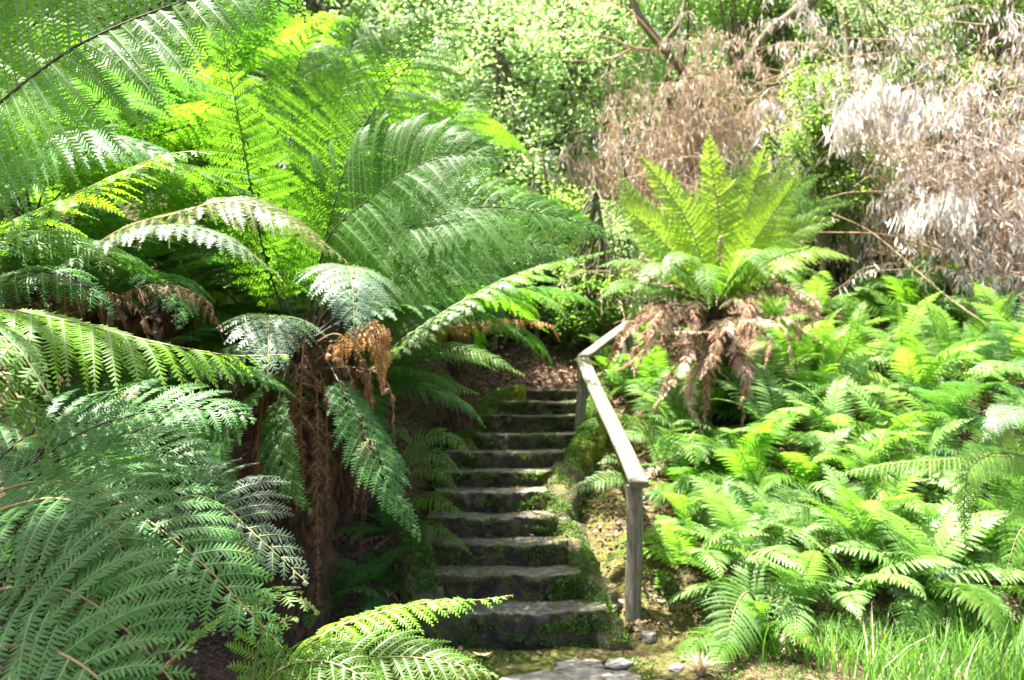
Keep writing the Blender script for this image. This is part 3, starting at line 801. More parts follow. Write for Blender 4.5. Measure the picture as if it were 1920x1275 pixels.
# ---- further tree ferns on the left bank
for (px, py, d, n, sz, keys, lab) in (
        (330, 520, 6.4, 13, 1.0, ['big', 'big_deep'], 'dark tree fern half hidden behind the bronze frond'),
        (480, 400, 7.4, 14, 1.05, ['big', 'big_lime'], 'bright tree fern behind the upright dark stalked fronds'),
        (660, 250, 9.0, 14, 1.1, ['big'], 'pale tall tree fern at upper centre left among the trees'),
        (250, 600, 5.6, 12, .85, ['big_deep'], 'dark low tree fern under the bronze frond'),
        (640, 760, 6.6, 12, .7, ['big_deep'], 'dark tree fern in the shade behind the brown skirt'),
        (160, 260, 6.2, 15, 1.05, ['big', 'big_deep'], 'tall green tree fern behind the dark stalk of the top left frond'),
        (400, 190, 7.8, 15, 1.1, ['big', 'big_deep'], 'tall tree fern filling the top left behind the upright fronds'),
        (60, 420, 5.2, 13, 1.0, ['big_deep', 'big'], 'shaded tree fern behind the upper left fronds'),
        (690, 430, 9.0, 14, .9, ['big_lime', 'big'], 'pale sunlit tree fern behind the tall one, above the top of the steps'),
        (860, 610, 8.0, 13, .75, ['big', 'big_deep'], 'low arching tree fern left of the stair head under the pale frond'),
        (180, 760, 4.6, 12, .8, ['big_deep'], 'small dark tree fern in the deep shade of the left bank')):
    c = at(px, py, d); f_ = np.array([c[0], c[1], float(ground_z(c[0], c[1]))])
    t = thing('tree_fern', f_, lab, 'tree fern')
    if c[2] - f_[2] > .2: fern_trunk(t, f_, c, .16, .13, int(px), 120)
    rosette(t, keys, n, sz, z=float(c[2] - f_[2]), phase=random.random())

# ---- golden tree fern on the right of the stair head
cr = at(1340, 575, 8.3)
fr = np.array([cr[0], cr[1], float(ground_z(cr[0], cr[1]))])
fernR = thing('tree_fern', fr, 'golden green tree fern with shaggy brown dead fronds right of the handrail', 'tree fern')
fern_trunk(fernR, fr, cr, .17, .14, 9, 160)
W = lambda *a, **k: frond(fernR, *a, **{**dict(gap=.048, pin=.042, step=.018, comb=True, hint=CAMH, droop=.15, stalk=.08, rib=.003), **k})
for pts, hw, mt in (
        ([(1340, 575, 8.3), (1348, 420, 8.25), (1335, 320, 8.2), (1327, 245, 8.1)], .36, 'fern_golden'),
        ([(1335, 575, 8.3), (1300, 440, 8.2), (1245, 350, 8.1), (1195, 288, 8.0)], .36, 'fern_golden'),
        ([(1335, 575, 8.3), (1265, 480, 8.1), (1190, 405, 7.9), (1122, 378, 7.8)], .36, 'fern_golden'),
        ([(1345, 575, 8.3), (1390, 430, 8.3), (1420, 330, 8.3), (1442, 255, 8.2)], .36, 'fern_golden'),
        ([(1345, 575, 8.4), (1430, 430, 8.6), (1500, 350, 8.7), (1550, 325, 8.8)], .32, 'fern'),
        ([(1345, 575, 8.3), (1430, 480, 8.1), (1500, 430, 8.0), (1572, 412, 7.9)], .36, 'fern_golden'),
        ([(1345, 575, 8.3), (1440, 520, 8.1), (1510, 505, 8.0), (1580, 545, 7.9)], .28, 'fern'),
        ([(1335, 575, 8.3), (1250, 520, 8.1), (1180, 490, 8.0), (1120, 500, 7.9)], .28, 'fern'),
        ([(1340, 575, 8.3), (1300, 490, 7.9), (1270, 480, 7.6), (1235, 530, 7.4)], .28, 'fern_pale'),
        ([(1340, 575, 8.3), (1390, 490, 7.9), (1410, 470, 7.6), (1440, 520, 7.4)], .28, 'fern_pale'),
        ([(1340, 575, 8.4), (1370, 450, 8.8), (1385, 360, 9.0), (1380, 300, 9.1)], .32, 'fern'),
        ([(1340, 575, 8.4), (1290, 430, 8.8), (1265, 370, 9.0), (1255, 320, 9.1)], .32, 'fern'),
        ([(1340, 575, 8.3), (1330, 500, 7.8), (1325, 520, 7.5), (1330, 580, 7.35)], .26, 'fern'),
        ([(1340, 580, 8.3), (1240, 540, 8.0), (1200, 560, 7.8), (1180, 610, 7.75)], .22, 'fern')):
    W(pts, hw, mt, hint=CAMH if pts[-1][1] < 440 else (0, -.5, .9), droop=.12 if pts[-1][1] < 440 else .4)
for pts, hw in (
        ([(1330, 585, 8.2), (1300, 560, 7.8), (1283, 575, 7.65), (1290, 615, 7.6)], .14),
        ([(1330, 590, 8.2), (1250, 590, 7.9), (1205, 625, 7.8), (1195, 690, 7.8)], .2),
        ([(1335, 600, 8.2), (1350, 600, 7.6), (1352, 640, 7.5), (1345, 705, 7.5)], .2),
        ([(1335, 600, 8.2), (1300, 620, 7.7), (1275, 670, 7.6), (1248, 735, 7.55)], .15),
        ([(1345, 580, 8.2), (1390, 545, 7.9), (1420, 560, 7.8), (1390, 610, 7.75)], .2),
        ([(1345, 580, 8.2), (1440, 520, 8.0), (1500, 520, 7.9), (1545, 575, 7.85)], .24),
        ([(1330, 590, 8.2), (1260, 570, 7.7), (1225, 590, 7.5), (1215, 640, 7.45)], .18),
        ([(1330, 590, 8.2), (1225, 575, 7.9), (1185, 600, 7.8), (1165, 650, 7.8)], .18),
        ([(1345, 600, 8.2), (1400, 590, 7.6), (1440, 610, 7.5), (1450, 650, 7.5)], .16),
        ([(1345, 590, 8.2), (1430, 580, 7.8), (1480, 585, 7.7), (1510, 615, 7.7)], .15),
        ([(1335, 600, 8.2), (1390, 640, 7.8), (1400, 690, 7.75), (1400, 740, 7.75)], .18),
        ([(1335, 600, 8.2), (1320, 650, 7.8), (1310, 700, 7.75), (1305, 760, 7.75)], .2)):
    for q in range(2):
        jit = [(x + random.uniform(-16, 16) * j, y + random.uniform(-10, 10) * j, d_ + random.uniform(-.06, .06) * j) for j, (x, y, d_) in enumerate(pts)]
        jit = [(x, y + 34 * j / (len(jit) - 1), d_ - .12 * j) for j, (x, y, d_) in enumerate(jit)]
        W(jit, hw * 1.25, 'fern_dead' if q else 'fern_tan', hint=(random.uniform(-.5, .5), -.5, .7), droop=.9, fall=.5, ang=72, gap=.024, pin=.034, step=.018)
for pts, hw, mt in (
        ([(1345, 575, 8.2), (1410, 460, 8.0), (1470, 370, 7.9), (1500, 320, 7.85)], .36, 'fern_golden'),
        ([(1335, 575, 8.2), (1270, 500, 7.9), (1210, 450, 7.7), (1150, 440, 7.6)], .34, 'fern'),
        ([(1335, 575, 8.2), (1230, 540, 8.0), (1170, 530, 7.8), (1125, 560, 7.7)], .3, 'fern'),
        ([(1345, 575, 8.2), (1440, 500, 7.9), (1530, 470, 7.8), (1610, 490, 7.7)], .34, 'fern_golden'),
        ([(1345, 575, 8.2), (1400, 500, 7.8), (1450, 470, 7.6), (1500, 490, 7.5)], .32, 'fern'),
        ([(1340, 575, 8.2), (1275, 510, 7.8), (1230, 500, 7.5), (1190, 545, 7.4)], .3, 'fern_pale'),
        ([(1345, 575, 8.3), (1460, 440, 8.4), (1530, 390, 8.5), (1600, 380, 8.5)], .34, 'fern'),
        ([(1340, 575, 8.4), (1400, 440, 8.7), (1460, 350, 8.9), (1480, 290, 9.0)], .38, 'fern_golden'),
        ([(1340, 575, 8.4), (1240, 450, 8.6), (1180, 370, 8.7), (1160, 320, 8.8)], .36, 'fern_golden')):
    up_ = pts[-1][1] < 410
    W(pts, hw, mt, hint=CAMH if up_ else (0, -.6, .9), droop=.12 if up_ else .38)
o = frond(fernR, [(1340, 575, 8.25), (1350, 480, 8.0), (1352, 440, 7.95), (1345, 465, 7.9)], .09, 'fern_tan', hint=(0, -.5, .7), droop=.6, gap=.04, pin=.02)

# ---- ferns covering the right bank
ORD = ['first', 'second', 'third', 'fourth', 'fifth', 'sixth', 'seventh', 'eighth', 'ninth', 'tenth']
LOOK = {'low': 'green', 'low_lime': 'yellow green', 'low_pale': 'pale green', 'low_deep': 'deep green'}
ROWS = [  # (photo x, photo y of the root) from the handrail outward, lowest row first
    [(1395, 1190), (1485, 1165), (1600, 1150), (1730, 1120), (1870, 1110)],
    [(1290, 1085), (1390, 1085), (1500, 1080), (1600, 1075), (1710, 1050), (1830, 1040), (1925, 1060)],
    [(1275, 990), (1370, 1010), (1465, 1000), (1570, 1000), (1670, 985), (1780, 970), (1890, 975)],
    [(1300, 930), (1405, 925), (1510, 925), (1620, 910), (1730, 900), (1850, 890)],
    [(1270, 855), (1360, 860), (1460, 850), (1560, 850), (1670, 830), (1780, 820), (1900, 810)],
    [(1330, 790), (1420, 795), (1520, 785), (1620, 770), (1720, 760), (1830, 740), (1930, 730)],
    [(1440, 730), (1530, 720), (1610, 705), (1700, 690), (1790, 680), (1880, 660)],
    [(1490, 665), (1590, 650), (1680, 620), (1770, 610), (1870, 600)],
    [(1450, 625), (1540, 605), (1630, 590), (1710, 580), (1800, 575), (1890, 570)]]
GROUND_FERNS = []
for r_, row in enumerate(ROWS):
    for k, (px, py) in enumerate(row):
        p = ground_at(px + random.uniform(-12, 12), py + random.uniform(-8, 8), 3.5, 20)
        key = random.choice(['low', 'low', 'low_lime', 'low_pale', 'low_pale', 'low_deep'] if px < 1780 else ['low', 'low_lime', 'low_pale', 'low_deep', 'low_deep'])
        hs = {0: 'lowest', 8: 'highest'}.get(r_, ORD[r_])
        t = thing('ground_fern', p, f'{LOOK[key]} ground fern, {ORD[k]} from the handrail in the {hs} row up the right bank', 'fern', 'ground ferns on the right bank')
        keys = [key] * 4 + ['low', 'low_pale']
        rosette(t, keys, random.randint(8, 12), random.uniform(.75, 1.3) * (1.15 if r_ > 3 else 1.0), (-.5, .25) if r_ < 5 else (-.6, .1), stalk=False, dead=random.randint(1, 5))
        t.rotation_euler = (R(random.uniform(6, 18)), R(random.uniform(-6, 6)), 0)
        GROUND_FERNS.append(p)

for px, py, sz, key, lab in (
        (905, 598, 1.5, 'low', 'fern above the litter bank, left of the others there'), (980, 585, 1.6, 'low_deep', 'dark fern above the litter bank behind the pale arching frond'),
        (1050, 590, 1.4, 'low', 'fern above the right end of the litter bank'), (1130, 585, 1.4, 'low_deep', 'deep green fern above the bend of the handrail'),
        (1010, 540, 1.6, 'low', 'fern high on the slope over the stair head'), (1095, 530, 1.6, 'low_pale', 'pale fern high on the slope left of the golden tree fern'),
        (1170, 570, 1.3, 'low', 'fern tucked behind the end of the upper rail'), (1200, 650, 1.1, 'low_pale', 'pale fern growing through under the upper rail'),
        (1150, 720, 1.0, 'low', 'small green fern beside the middle post'), (1230, 740, 1.1, 'low', 'fern under the brown fronds right of the middle post'), (1300, 780, 1.1, 'low_deep', 'deep green fern at the foot of the golden tree fern')):
    p = ground_at(px, py, 6, 20)
    t = thing('ground_fern', p, lab, 'fern', 'ferns around the stair head')
    rosette(t, [key, key, 'low'], 12, sz, (-.45, .2), stalk=False, dead=2)
    t.rotation_euler = (R(10), 0, 0)

for px, py, sz, lab in ((700, 1105, .75, 'dark fern in the shade between the dead skirt and the lowest steps'), (735, 1010, .7, 'dark fern beside the mossy kerb stone left of the steps'), (610, 1165, .8, 'half dead fern at the foot of the tall tree fern trunk')):
    p = ground_at(px, py, 3.5, 20)
    t = thing('ground_fern', p, lab, 'fern', 'shaded ferns left of the steps')
    rosette(t, ['low_deep'], 9, sz, (-.3, .3), stalk=False, dead=5)

# big frond fern leaning in from the right edge
c5 = at(2010, 900, 4.6)
fernE = thing('fern', (c5[0], c5[1], float(ground_z(c5[0], c5[1]))), 'bright fern at the right edge with one frond hanging straight down', 'fern')
Q_ = lambda *a, **k: frond(fernE, *a, **{**dict(gap=.03, pin=.022, step=.0115, stalk=.1, rib=.0022), **k})
Q_([(2010, 900, 4.6), (1900, 858, 4.5), (1780, 862, 4.4), (1660, 872, 4.35), (1545, 895, 4.3)], .22, 'fern', hint=(0, -.3, 1), droop=.6, ang=62)
Q_([(2010, 900, 4.5), (1900, 850, 4.3), (1825, 870, 4.0), (1808, 940, 3.95), (1812, 1040, 3.95)], .2, 'fern_lime', hint=(0, -1, .3), droop=.15, ang=62)
Q_([(2010, 880, 4.6), (1950, 720, 4.6), (1880, 680, 4.5), (1810, 700, 4.4)], .24, 'fern_pale', hint=(0, -.4, 1), droop=.5, ang=66)
Q_([(2010, 880, 4.6), (1960, 780, 4.5), (1890, 770, 4.3), (1840, 830, 4.2)], .24, 'fern_grey', hint=(0, -.4, 1), droop=.45, ang=66)
Q_([(2010, 900, 4.6), (1960, 960, 4.4), (1910, 1000, 4.3), (1880, 1100, 4.2)], .2, 'fern', hint=(0, -.7, .6), droop=.3, ang=66)

# single large fronds that stand out on the bank
for (px, py, lab, mt, specs) in (
        (1500, 740, 'upright fern with pale yellow tipped frond at the top of the right bank', 'fern_lime', [([(1500, 740), (1490, 670), (1488, 620), (1486, 575)], .24), ([(1500, 740), (1440, 690), (1410, 675), (1375, 690)], .2), ([(1500, 740), (1560, 690), (1590, 640), (1598, 590)], .2)]),
        (1790, 690, 'tall leaning fern standing at the upper right above the other ferns', 'fern_lime', [([(1790, 720), (1830, 650), (1870, 590), (1902, 545)], .26), ([(1790, 720), (1700, 660), (1690, 610), (1680, 560)], .22), ([(1790, 720), (1760, 640), (1745, 590), (1730, 550)], .22)]),
        (1420, 940, 'yellow green fern with a broad flat frond just right of the near post', 'fern_lime', [([(1440, 960), (1415, 900), (1395, 860), (1370, 815)], .26), ([(1440, 960), (1360, 920), (1320, 925), (1285, 975)], .2)]),
        (1560, 1010, 'whitish sunlit fern mid way up the right bank', 'fern_pale', [([(1600, 1010), (1640, 975), (1620, 985), (1555, 1035)], .26), ([(1590, 1010), (1520, 955), (1470, 950), (1435, 990)], .24)]),
        (1420, 1200, 'silvery fern spilling onto the mossy ground at the foot of the bank', 'fern_pale', [([(1420, 1130), (1400, 1110), (1375, 1150), (1360, 1240)], .26), ([(1430, 1140), (1470, 1120), (1490, 1150), (1490, 1210)], .2)]),
        (1700, 1080, 'grey fern with drooping frond over the dark gap near the grass', 'fern_grey', [([(1640, 1070), (1730, 1050), (1790, 1070), (1845, 1115)], .2), ([(1690, 1080), (1680, 1060), (1690, 1100), (1695, 1145)], .17)])):
    p = ground_at(px, py, 3.5, 20)
    t = thing('ground_fern', p, lab, 'fern', 'ground ferns on the right bank')
    for pts, hw in specs:
        nn = len(pts) - 1
        frond(t, [(x, y, p[1] - .45 * (j / nn) ** 1.3 - .05) for j, (x, y) in enumerate(pts)], hw, mt, hint=(0, -.8, .6), droop=.25, gap=.03, pin=.018, step=.012, stalk=.1, ang=72, rib=.002)

# small ferns by the stair
for (px, py, d, lab, mt, specs) in (
        (735, 720, 6.8, 'green fern reaching out left of the top steps', 'fern', [([(735, 700), (800, 655), (900, 665), (985, 705)], .2), ([(735, 700), (790, 690), (840, 720), (900, 740)], .17), ([(735, 700), (760, 630), (820, 610), (880, 630)], .18)]),
        (745, 880, 6.0, 'small fern hanging over the middle steps', 'fern_pale', [([(745, 880), (790, 822), (845, 822), (888, 858)], .14), ([(745, 880), (800, 850), (840, 868), (866, 890)], .12), ([(745, 880), (720, 820), (740, 800), (770, 830)], .14)]),
        (760, 960, 5.8, 'pair of green fern fronds overhanging the lower left step ends', 'fern', [([(750, 960), (790, 935), (830, 945), (872, 966)], .12), ([(750, 1000), (800, 985), (850, 1010), (885, 1040)], .08), ([(755, 900), (790, 880), (830, 890), (860, 922)], .1)]),
        (1190, 940, 6.4, 'bluish fern across the mossy slope behind the near post', 'fern_pale', [([(1210, 930), (1160, 897), (1110, 905), (1055, 930)], .14), ([(1210, 930), (1180, 880), (1150, 860), (1120, 870)], .12)]),
        (1230, 850, 7.0, 'pale fern behind the sloping rail between the two posts', 'fern_pale', [([(1240, 870), (1215, 820), (1190, 815), (1165, 825)], .17), ([(1240, 870), (1260, 810), (1250, 790), (1215, 780)], .17), ([(1240, 870), (1290, 830), (1310, 840), (1330, 870)], .17)])):
    p = at(px, py, d); p[2] = float(ground_z(p[0], p[1]))
    t = thing('small_fern', p, lab, 'fern')
    for pts, hw in specs:
        nn = len(pts) - 1
        frond(t, [(x, y, d - .3 * j / nn) for j, (x, y) in enumerate(pts)], hw, mt, hint=(0, -.6, .8), droop=.3, gap=.035, pin=.02, step=.012, stalk=.12, rad=.004, rib=.002)

# ------------------------------------------------------------------ leaves, litter, grass, moss
def leaf_quads(c, d, nrm, ln, wd, fold=.15):
    """kite shaped leaves at c along d, arrays"""
    d = unit(d); b = unit(np.cross(d, nrm)); n = np.cross(b, d)
    ln = np.asarray(ln)[:, None]; wd = np.asarray(wd)[:, None]
    m = c + d * ln * .42
    return np.stack([c, m + b * wd * .5 - n * wd * fold, c + d * ln, m - b * wd * .5 - n * wd * fold], 1)


def rand_dirs(n, r):
    return unit(r.normal(size=(n, 3)))


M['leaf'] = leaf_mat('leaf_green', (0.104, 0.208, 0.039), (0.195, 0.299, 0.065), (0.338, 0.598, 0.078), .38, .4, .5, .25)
M['leaf_glare'] = leaf_mat('leaf_glare_green', (.28, .44, .18), (.48, .61, .34), (.50, .72, .24), .42, .45, .5, .2)  # light green whitened; background glare put into the colour, seedlings share it
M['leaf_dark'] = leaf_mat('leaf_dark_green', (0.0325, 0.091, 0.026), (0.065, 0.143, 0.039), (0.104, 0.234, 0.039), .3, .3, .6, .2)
M['bamboo_leaf'] = leaf_mat('dry_bamboo_leaf', (.40, .33, .27), (.84, .80, .75), (.52, .46, .38), .6, .35, .3, .1)
M['bamboo_brown'] = leaf_mat('dry_bamboo_brown', (.34, .25, .17), (.66, .54, .41), (.46, .35, .22), .6, .35, .3, .12)
M['culm'] = solid_mat('dry_culm', [(.36, .20, .10), (.5, .36, .22)], 5, .6, 0)
M['bark'] = solid_mat('mossy_bark', [(.10, .075, .055), (.2, .16, .12), (.10, .12, .04)], 6, .9, .8, 30)
M['litter'] = leaf_mat('leaf_litter', (.06, .034, .02), (.25, .15, .085), (.10, .05, .03), .6, .12, .3, 0)
M['grass'] = leaf_mat('grass_blade', (0.0562, 0.144, 0.025), (0.125, 0.237, 0.0438), (0.188, 0.4, 0.0375), .5, .42, .3, 0)
M['straw'] = leaf_mat('straw', (.4, .32, .2), (.6, .5, .35), (.4, .3, .18), .6, .3, .3, 0)
M['rock'] = solid_mat('grey_rock', [(.12, .11, .10), (.24, .22, .2), (.07, .065, .055)], 5, .8, .6, 30)
M['rock_pale'] = solid_mat('pale_rock', [(.20, .18, .16), (.33, .30, .27), (.12, .11, .08)], 5, .8, .6, 30)

r = np.random.default_rng(21)
# litter
n = 26000
xs = np.concatenate([r.uniform(-3, 6.5, n), r.uniform(-1.2, 2.2, 4500), r.normal(.4, .9, 9000)])
ys = np.concatenate([r.uniform(4.6, 12, n), r.uniform(5.2, 9, 4500), r.uniform(8.9, 11.5, 9000)])
keep = ~((np.abs(xs) < .55) & (ys > 5.3) & (ys < 8.9)) & ~((ys < 5.5) & (r.random(len(xs)) < .9)) & ~((xs < -1.0) & (ys < 5.6))
xs, ys = xs[keep], ys[keep]
kp = ~((xs < -.75) & (ys < 8) & (r.random(len(xs)) < .7)); xs, ys = xs[kp], ys[kp]
c = np.stack([xs, ys, ground_z(xs, ys) + .008 + r.uniform(0, .02, len(xs))], 1)
d = unit(np.stack([r.normal(size=len(xs)), r.normal(size=len(xs)), r.normal(0, .35, len(xs))], 1))
nr = unit(np.stack([r.normal(0, .5, len(xs)), r.normal(0, .5, len(xs)), np.ones(len(xs))], 1))
mb = MB(); mb.quads(leaf_quads(c, d, nr, r.uniform(.03, .085, len(xs)), r.uniform(.015, .035, len(xs)), .2))
tag(mb.build('leaf_litter', M['litter']), 'brown fallen leaves scattered over the slope', None, None, 'stuff')

# litter caught on the treads
mb = MB()
for (xl, xr, d_, z, h) in STEP_GEO:
    m_ = 90
    x = np.where(r.random(m_) < .5, r.uniform(xl, xr, m_), xl + np.abs(r.normal(0, .18, m_)))
    y = d_ + r.uniform(.03, .34, m_)
    c = np.stack([x, y, np.full(m_, z + .008)], 1)
    mb.quads(leaf_quads(c, np.stack([r.normal(size=m_), r.normal(size=m_), r.normal(0, .2, m_)], 1), np.tile([[0, 0, 1.]], (m_, 1)) + r.normal(0, .3, (m_, 3)), r.uniform(.02, .05, m_), r.uniform(.01, .022, m_)))
tag(mb.build('leaf_debris', M['litter']), 'small brown leaf bits caught on the treads', None, None, 'stuff')

# tiny plants and moss tufts on risers, kerbs and the strip in front
mb = MB()
C, D = [], []
for k, (xl, xr, d_, z, h) in enumerate(STEP_GEO):
    m_ = int(7000 - 450 * k)
    x = r.uniform(xl - .03, xr + .05, m_)
    e = np.minimum(x - xl, xr - x) / (xr - xl)
    t = r.uniform(0, 1, m_)
    dens = np.array([mnoise.noise(Vector((a * 4, b * 4 + k * 3, 1.0))) for a, b in zip(x, t * h * 4)])
    kp = (dens > .05 + .35 * np.clip(e * 2.2, 0, 1) - (.25 if k == 0 else 0.02))
    x, t = x[kp], t[kp]; m_ = len(x)
    C.append(np.stack([x, d_ + .012 + r.normal(0, .012, m_), z - .01 - t * h], 1))
    D.append(np.stack([r.normal(0, .7, m_), -np.abs(r.normal(.6, .4, m_)), r.normal(.1, .7, m_)], 1))
C = np.concatenate(C); D = np.concatenate(D); m_ = len(C)
mb.quads(leaf_quads(C, D, rand_dirs(m_, r) + np.array([0, -.3, .8]), r.uniform(.012, .032, m_), r.uniform(.007, .017, m_)))
tag(mb.build('moss_growth', M['tiny_leaf']), 'tiny green moss plants growing over the step risers', None, None, 'stuff')

mb = MB()
m_ = 15000
x = np.concatenate([r.uniform(-1.0, 1.9, m_), r.uniform(.3, 1.6, m_)]); y = np.concatenate([r.uniform(4.4, 5.45, m_), r.uniform(5.4, 8.6, m_)])
dens = np.array([mnoise.noise(Vector((a * 2.2, b * 2.2, 7.0))) for a, b in zip(x, y)])
kp = dens > .02; x, y = x[kp], y[kp]; m_ = len(x)
c = np.stack([x, y, ground_z(x, y)], 1)
mb.quads(leaf_quads(c, np.stack([r.normal(0, .8, m_), r.normal(0, .8, m_), np.abs(r.normal(.5, .4, m_))], 1), rand_dirs(m_, r) + np.array([0, 0, .6]), r.uniform(.012, .035, m_), r.uniform(.006, .015, m_)))
tag(mb.build('ground_moss', M['tiny_leaf']), 'low green moss and seedlings beside and before the steps', None, None, 'stuff')

# small leaves and moss over the kerbs, litter beside them
mb = MB(); ml = MB()
for (sp, B, w, h) in KERB_PTS:
    m_ = 6500
    i_ = r.integers(0, len(sp), m_); a = r.uniform(-.55, .66, m_)
    drop = np.where(a > .2, (a - .2) ** 2 * 3.2, np.where(a < -.4, (-.4 - a) * 1.5, 0)) * h
    c = sp[i_] + B[i_] * (a * w)[:, None]; c[:, 2] -= drop - r.uniform(0, .035, m_)
    dens = np.array([mnoise.noise(Vector(q * 3.5)) for q in c]); kp = dens > -.3
    c = c[kp]; m_ = len(c)
    mb.quads(leaf_quads(c, np.stack([r.normal(0, .8, m_), r.normal(-.2, .8, m_), np.abs(r.normal(.35, .5, m_))], 1), rand_dirs(m_, r) + np.array([0, 0, .6]), r.uniform(.012, .036, m_), r.uniform(.007, .018, m_)))
tag(mb.build('kerb_moss', M['tiny_leaf']), 'fine moss and creeping leaves over the stair kerbs', None, None, 'stuff')

# grass at the lower right
mb = MB()
m_ = 6500
x = r.uniform(1.25, 4.4, m_); y = r.uniform(3.3, 5.5, m_)
kp = (x - 1.25) * .9 + .25 * np.sin(y * 5) > (5.0 - y) * .25 + .25 + r.uniform(0, .5, m_); x, y = x[kp], y[kp]; m_ = len(x)
ln = r.uniform(.16, .42, m_) * (1 - .25 * (y > 5)); a = r.uniform(0, 2 * math.pi, m_); lean = np.abs(r.normal(.3, .28, m_))
base = np.stack([x, y, ground_z(x, y) - .01], 1)
h_ = np.stack([np.cos(a), np.sin(a), np.zeros(m_)], 1); b_ = np.stack([-np.sin(a), np.cos(a), np.zeros(m_)], 1)
up = np.array([0, 0, 1.])
pts = [base + up * (ln * t * (1 - .25 * lean * t))[:, None] + h_ * (ln * lean * t ** 2)[:, None] for t in (0, .35, .7, 1)]
wd = [.0045, .0045, .003, .0004]
for j in range(3):
    mb.quads(np.stack([pts[j] - b_ * wd[j], pts[j] + b_ * wd[j], pts[j + 1] + b_ * wd[j + 1], pts[j + 1] - b_ * wd[j + 1]], 1))
tag(mb.build('grass', M['grass']), 'fresh green grass in the lower right corner', None, None, 'stuff')

kd = r.random(m_) < .05
mb = MB()
for j in range(3):
    q_ = [(pts[j] + h_ * .05 * j)[kd], (pts[j + 1] + h_ * .05 * (j + 1))[kd]]
    mb.quads(np.stack([q_[0] - b_[kd] * wd[j], q_[0] + b_[kd] * wd[j], q_[1] + b_[kd] * wd[j + 1], q_[1] - b_[kd] * wd[j + 1]], 1) + np.array([.015, .01, 0]))
tag(mb.build('dry_grass', M['straw']), 'dry straw blades mixed through the green grass', None, None, 'stuff')

# dry grass tuft and a few sedges
def tuft(px, py, d, n_, ln0, mat, name, label, cat):
    p = at(px, py, d); p[2] = float(ground_z(p[0], p[1]))
    a = r.uniform(0, 2 * math.pi, n_); lean = np.abs(r.normal(.7, .4, n_)); ln = r.uniform(.5, 1, n_) * ln0
    h_ = np.stack([np.cos(a), np.sin(a), np.zeros(n_)], 1); b_ = np.stack([-np.sin(a), np.cos(a), np.zeros(n_)], 1)
    base = p + h_ * r.uniform(0, .03, (n_, 1))
    pts = [base + up * (ln * t * (1 - .3 * lean * t))[:, None] + h_ * (ln * lean * t ** 2)[:, None] for t in (0, .35, .7, 1)]
    mb = MB()
    for j in range(3):
        mb.quads(np.stack([pts[j] - b_ * wd[j], pts[j] + b_ * wd[j], pts[j + 1] + b_ * wd[j + 1], pts[j + 1] - b_ * wd[j + 1]], 1))
    o = mb.build(name, M[mat], None, p); o.location = p
    return tag(o, label, cat)


tuft(1312, 1215, 4.9, 110, .15, 'straw', 'grass_tuft', 'dry straw coloured grass tuft at the foot of the right bank', 'grass tuft')

# rocks in front of the steps
for (px, py, d, s, mat, lab, rot) in (
        (1050, 1262, 4.75, (.36, .19, .03), 'rock_pale', 'pale flat stone half sunk in the path at the bottom edge', .2),
        (1140, 1246, 4.85, (.22, .13, .03), 'rock_pale', 'white stone beside the flat pale one in the path', -.3),
        (1085, 1228, 5.02, (.16, .10, .035), 'rock', 'grey rounded stone between the pale stones and the lowest step', .1),
        (1160, 1222, 5.05, (.10, .07, .035), 'rock', 'small grey stone right of the rounded one', .5),
        (1232, 1262, 4.72, (.06, .05, .03), 'rock_pale', 'small pale stone in the golden moss near the bottom edge', .4),
        (1268, 1228, 4.95, (.05, .04, .03), 'rock_pale', 'little whitish stone near the dry grass tuft', .9),
        (1216, 1140, 5.5, (.05, .05, .05), 'rock_pale', 'pinkish pale stone at the foot of the near post', .2),
        (1145, 1060, 5.9, (.16, .10, .05), 'rock_pale', 'sunlit flat stone on the slope left of the near post', .8)):
    p = at(px, py, d); p[2] = float(ground_z(p[0], p[1]))
    lumpy((p[0], p[1], p[2] + s[2] * .25), s, px, M[mat], 'rock', None, lab, 'rock', 30, .28, 1.6, rot, .55)


def single_leaf(px, py, d, z, ln, wd_, ang, col, lab):
    p = at(px, py, d); p[2] = z
    mb = MB(); m_ = 7; V = []
    for i_ in range(m_):
        t = i_ / (m_ - 1); w = wd_ * math.sin(math.pi * min(1, .06 + t * .94)) ** .8
        for s in (-1, 0, 1):
            V.append((p[0] + (t - .5) * ln * math.cos(ang) - s * w * math.sin(ang), p[1] + (t - .5) * ln * math.sin(ang) + s * w * math.cos(ang), p[2] + .012 * abs(s) + .02 * (t - .5) ** 2 * 4 + .004))
    q = [(i_ * 3 + s, i_ * 3 + 3 + s, i_ * 3 + 4 + s, i_ * 3 + 1 + s) for i_ in range(m_ - 1) for s in (0, 1)]
    mb.add(V, q)
    o = mb.build('fallen_leaf', col, None, p); o.location = p
    tag(o, lab, 'leaf')


M['leaf_yellow'] = solid_mat('yellow_leaf', [(.42, .36, .14), (.5, .42, .2)], 20, .5, 0)
M['leaf_orange'] = solid_mat('orange_leaf', [(.55, .25, .06), (.5, .3, .1)], 20, .5, 0)
M['leaf_tan'] = solid_mat('tan_leaf', [(.55, .4, .27), (.42, .3, .2)], 20, .5, 0)
single_leaf(906, 1213, 5.2, .01, .13, .022, .1, M['leaf_yellow'], 'yellowish fallen leaf lying before the lowest step')
single_leaf(966, 916, 6.85, STEP_GEO[4][3] + .004, .06, .018, .3, M['leaf_orange'], 'orange fallen leaf on the fifth step')
single_leaf(1008, 962, 6.52, STEP_GEO[3][3] + .004, .12, .016, .35, M['leaf_tan'], 'long tan leaf on the right end of the fourth step')

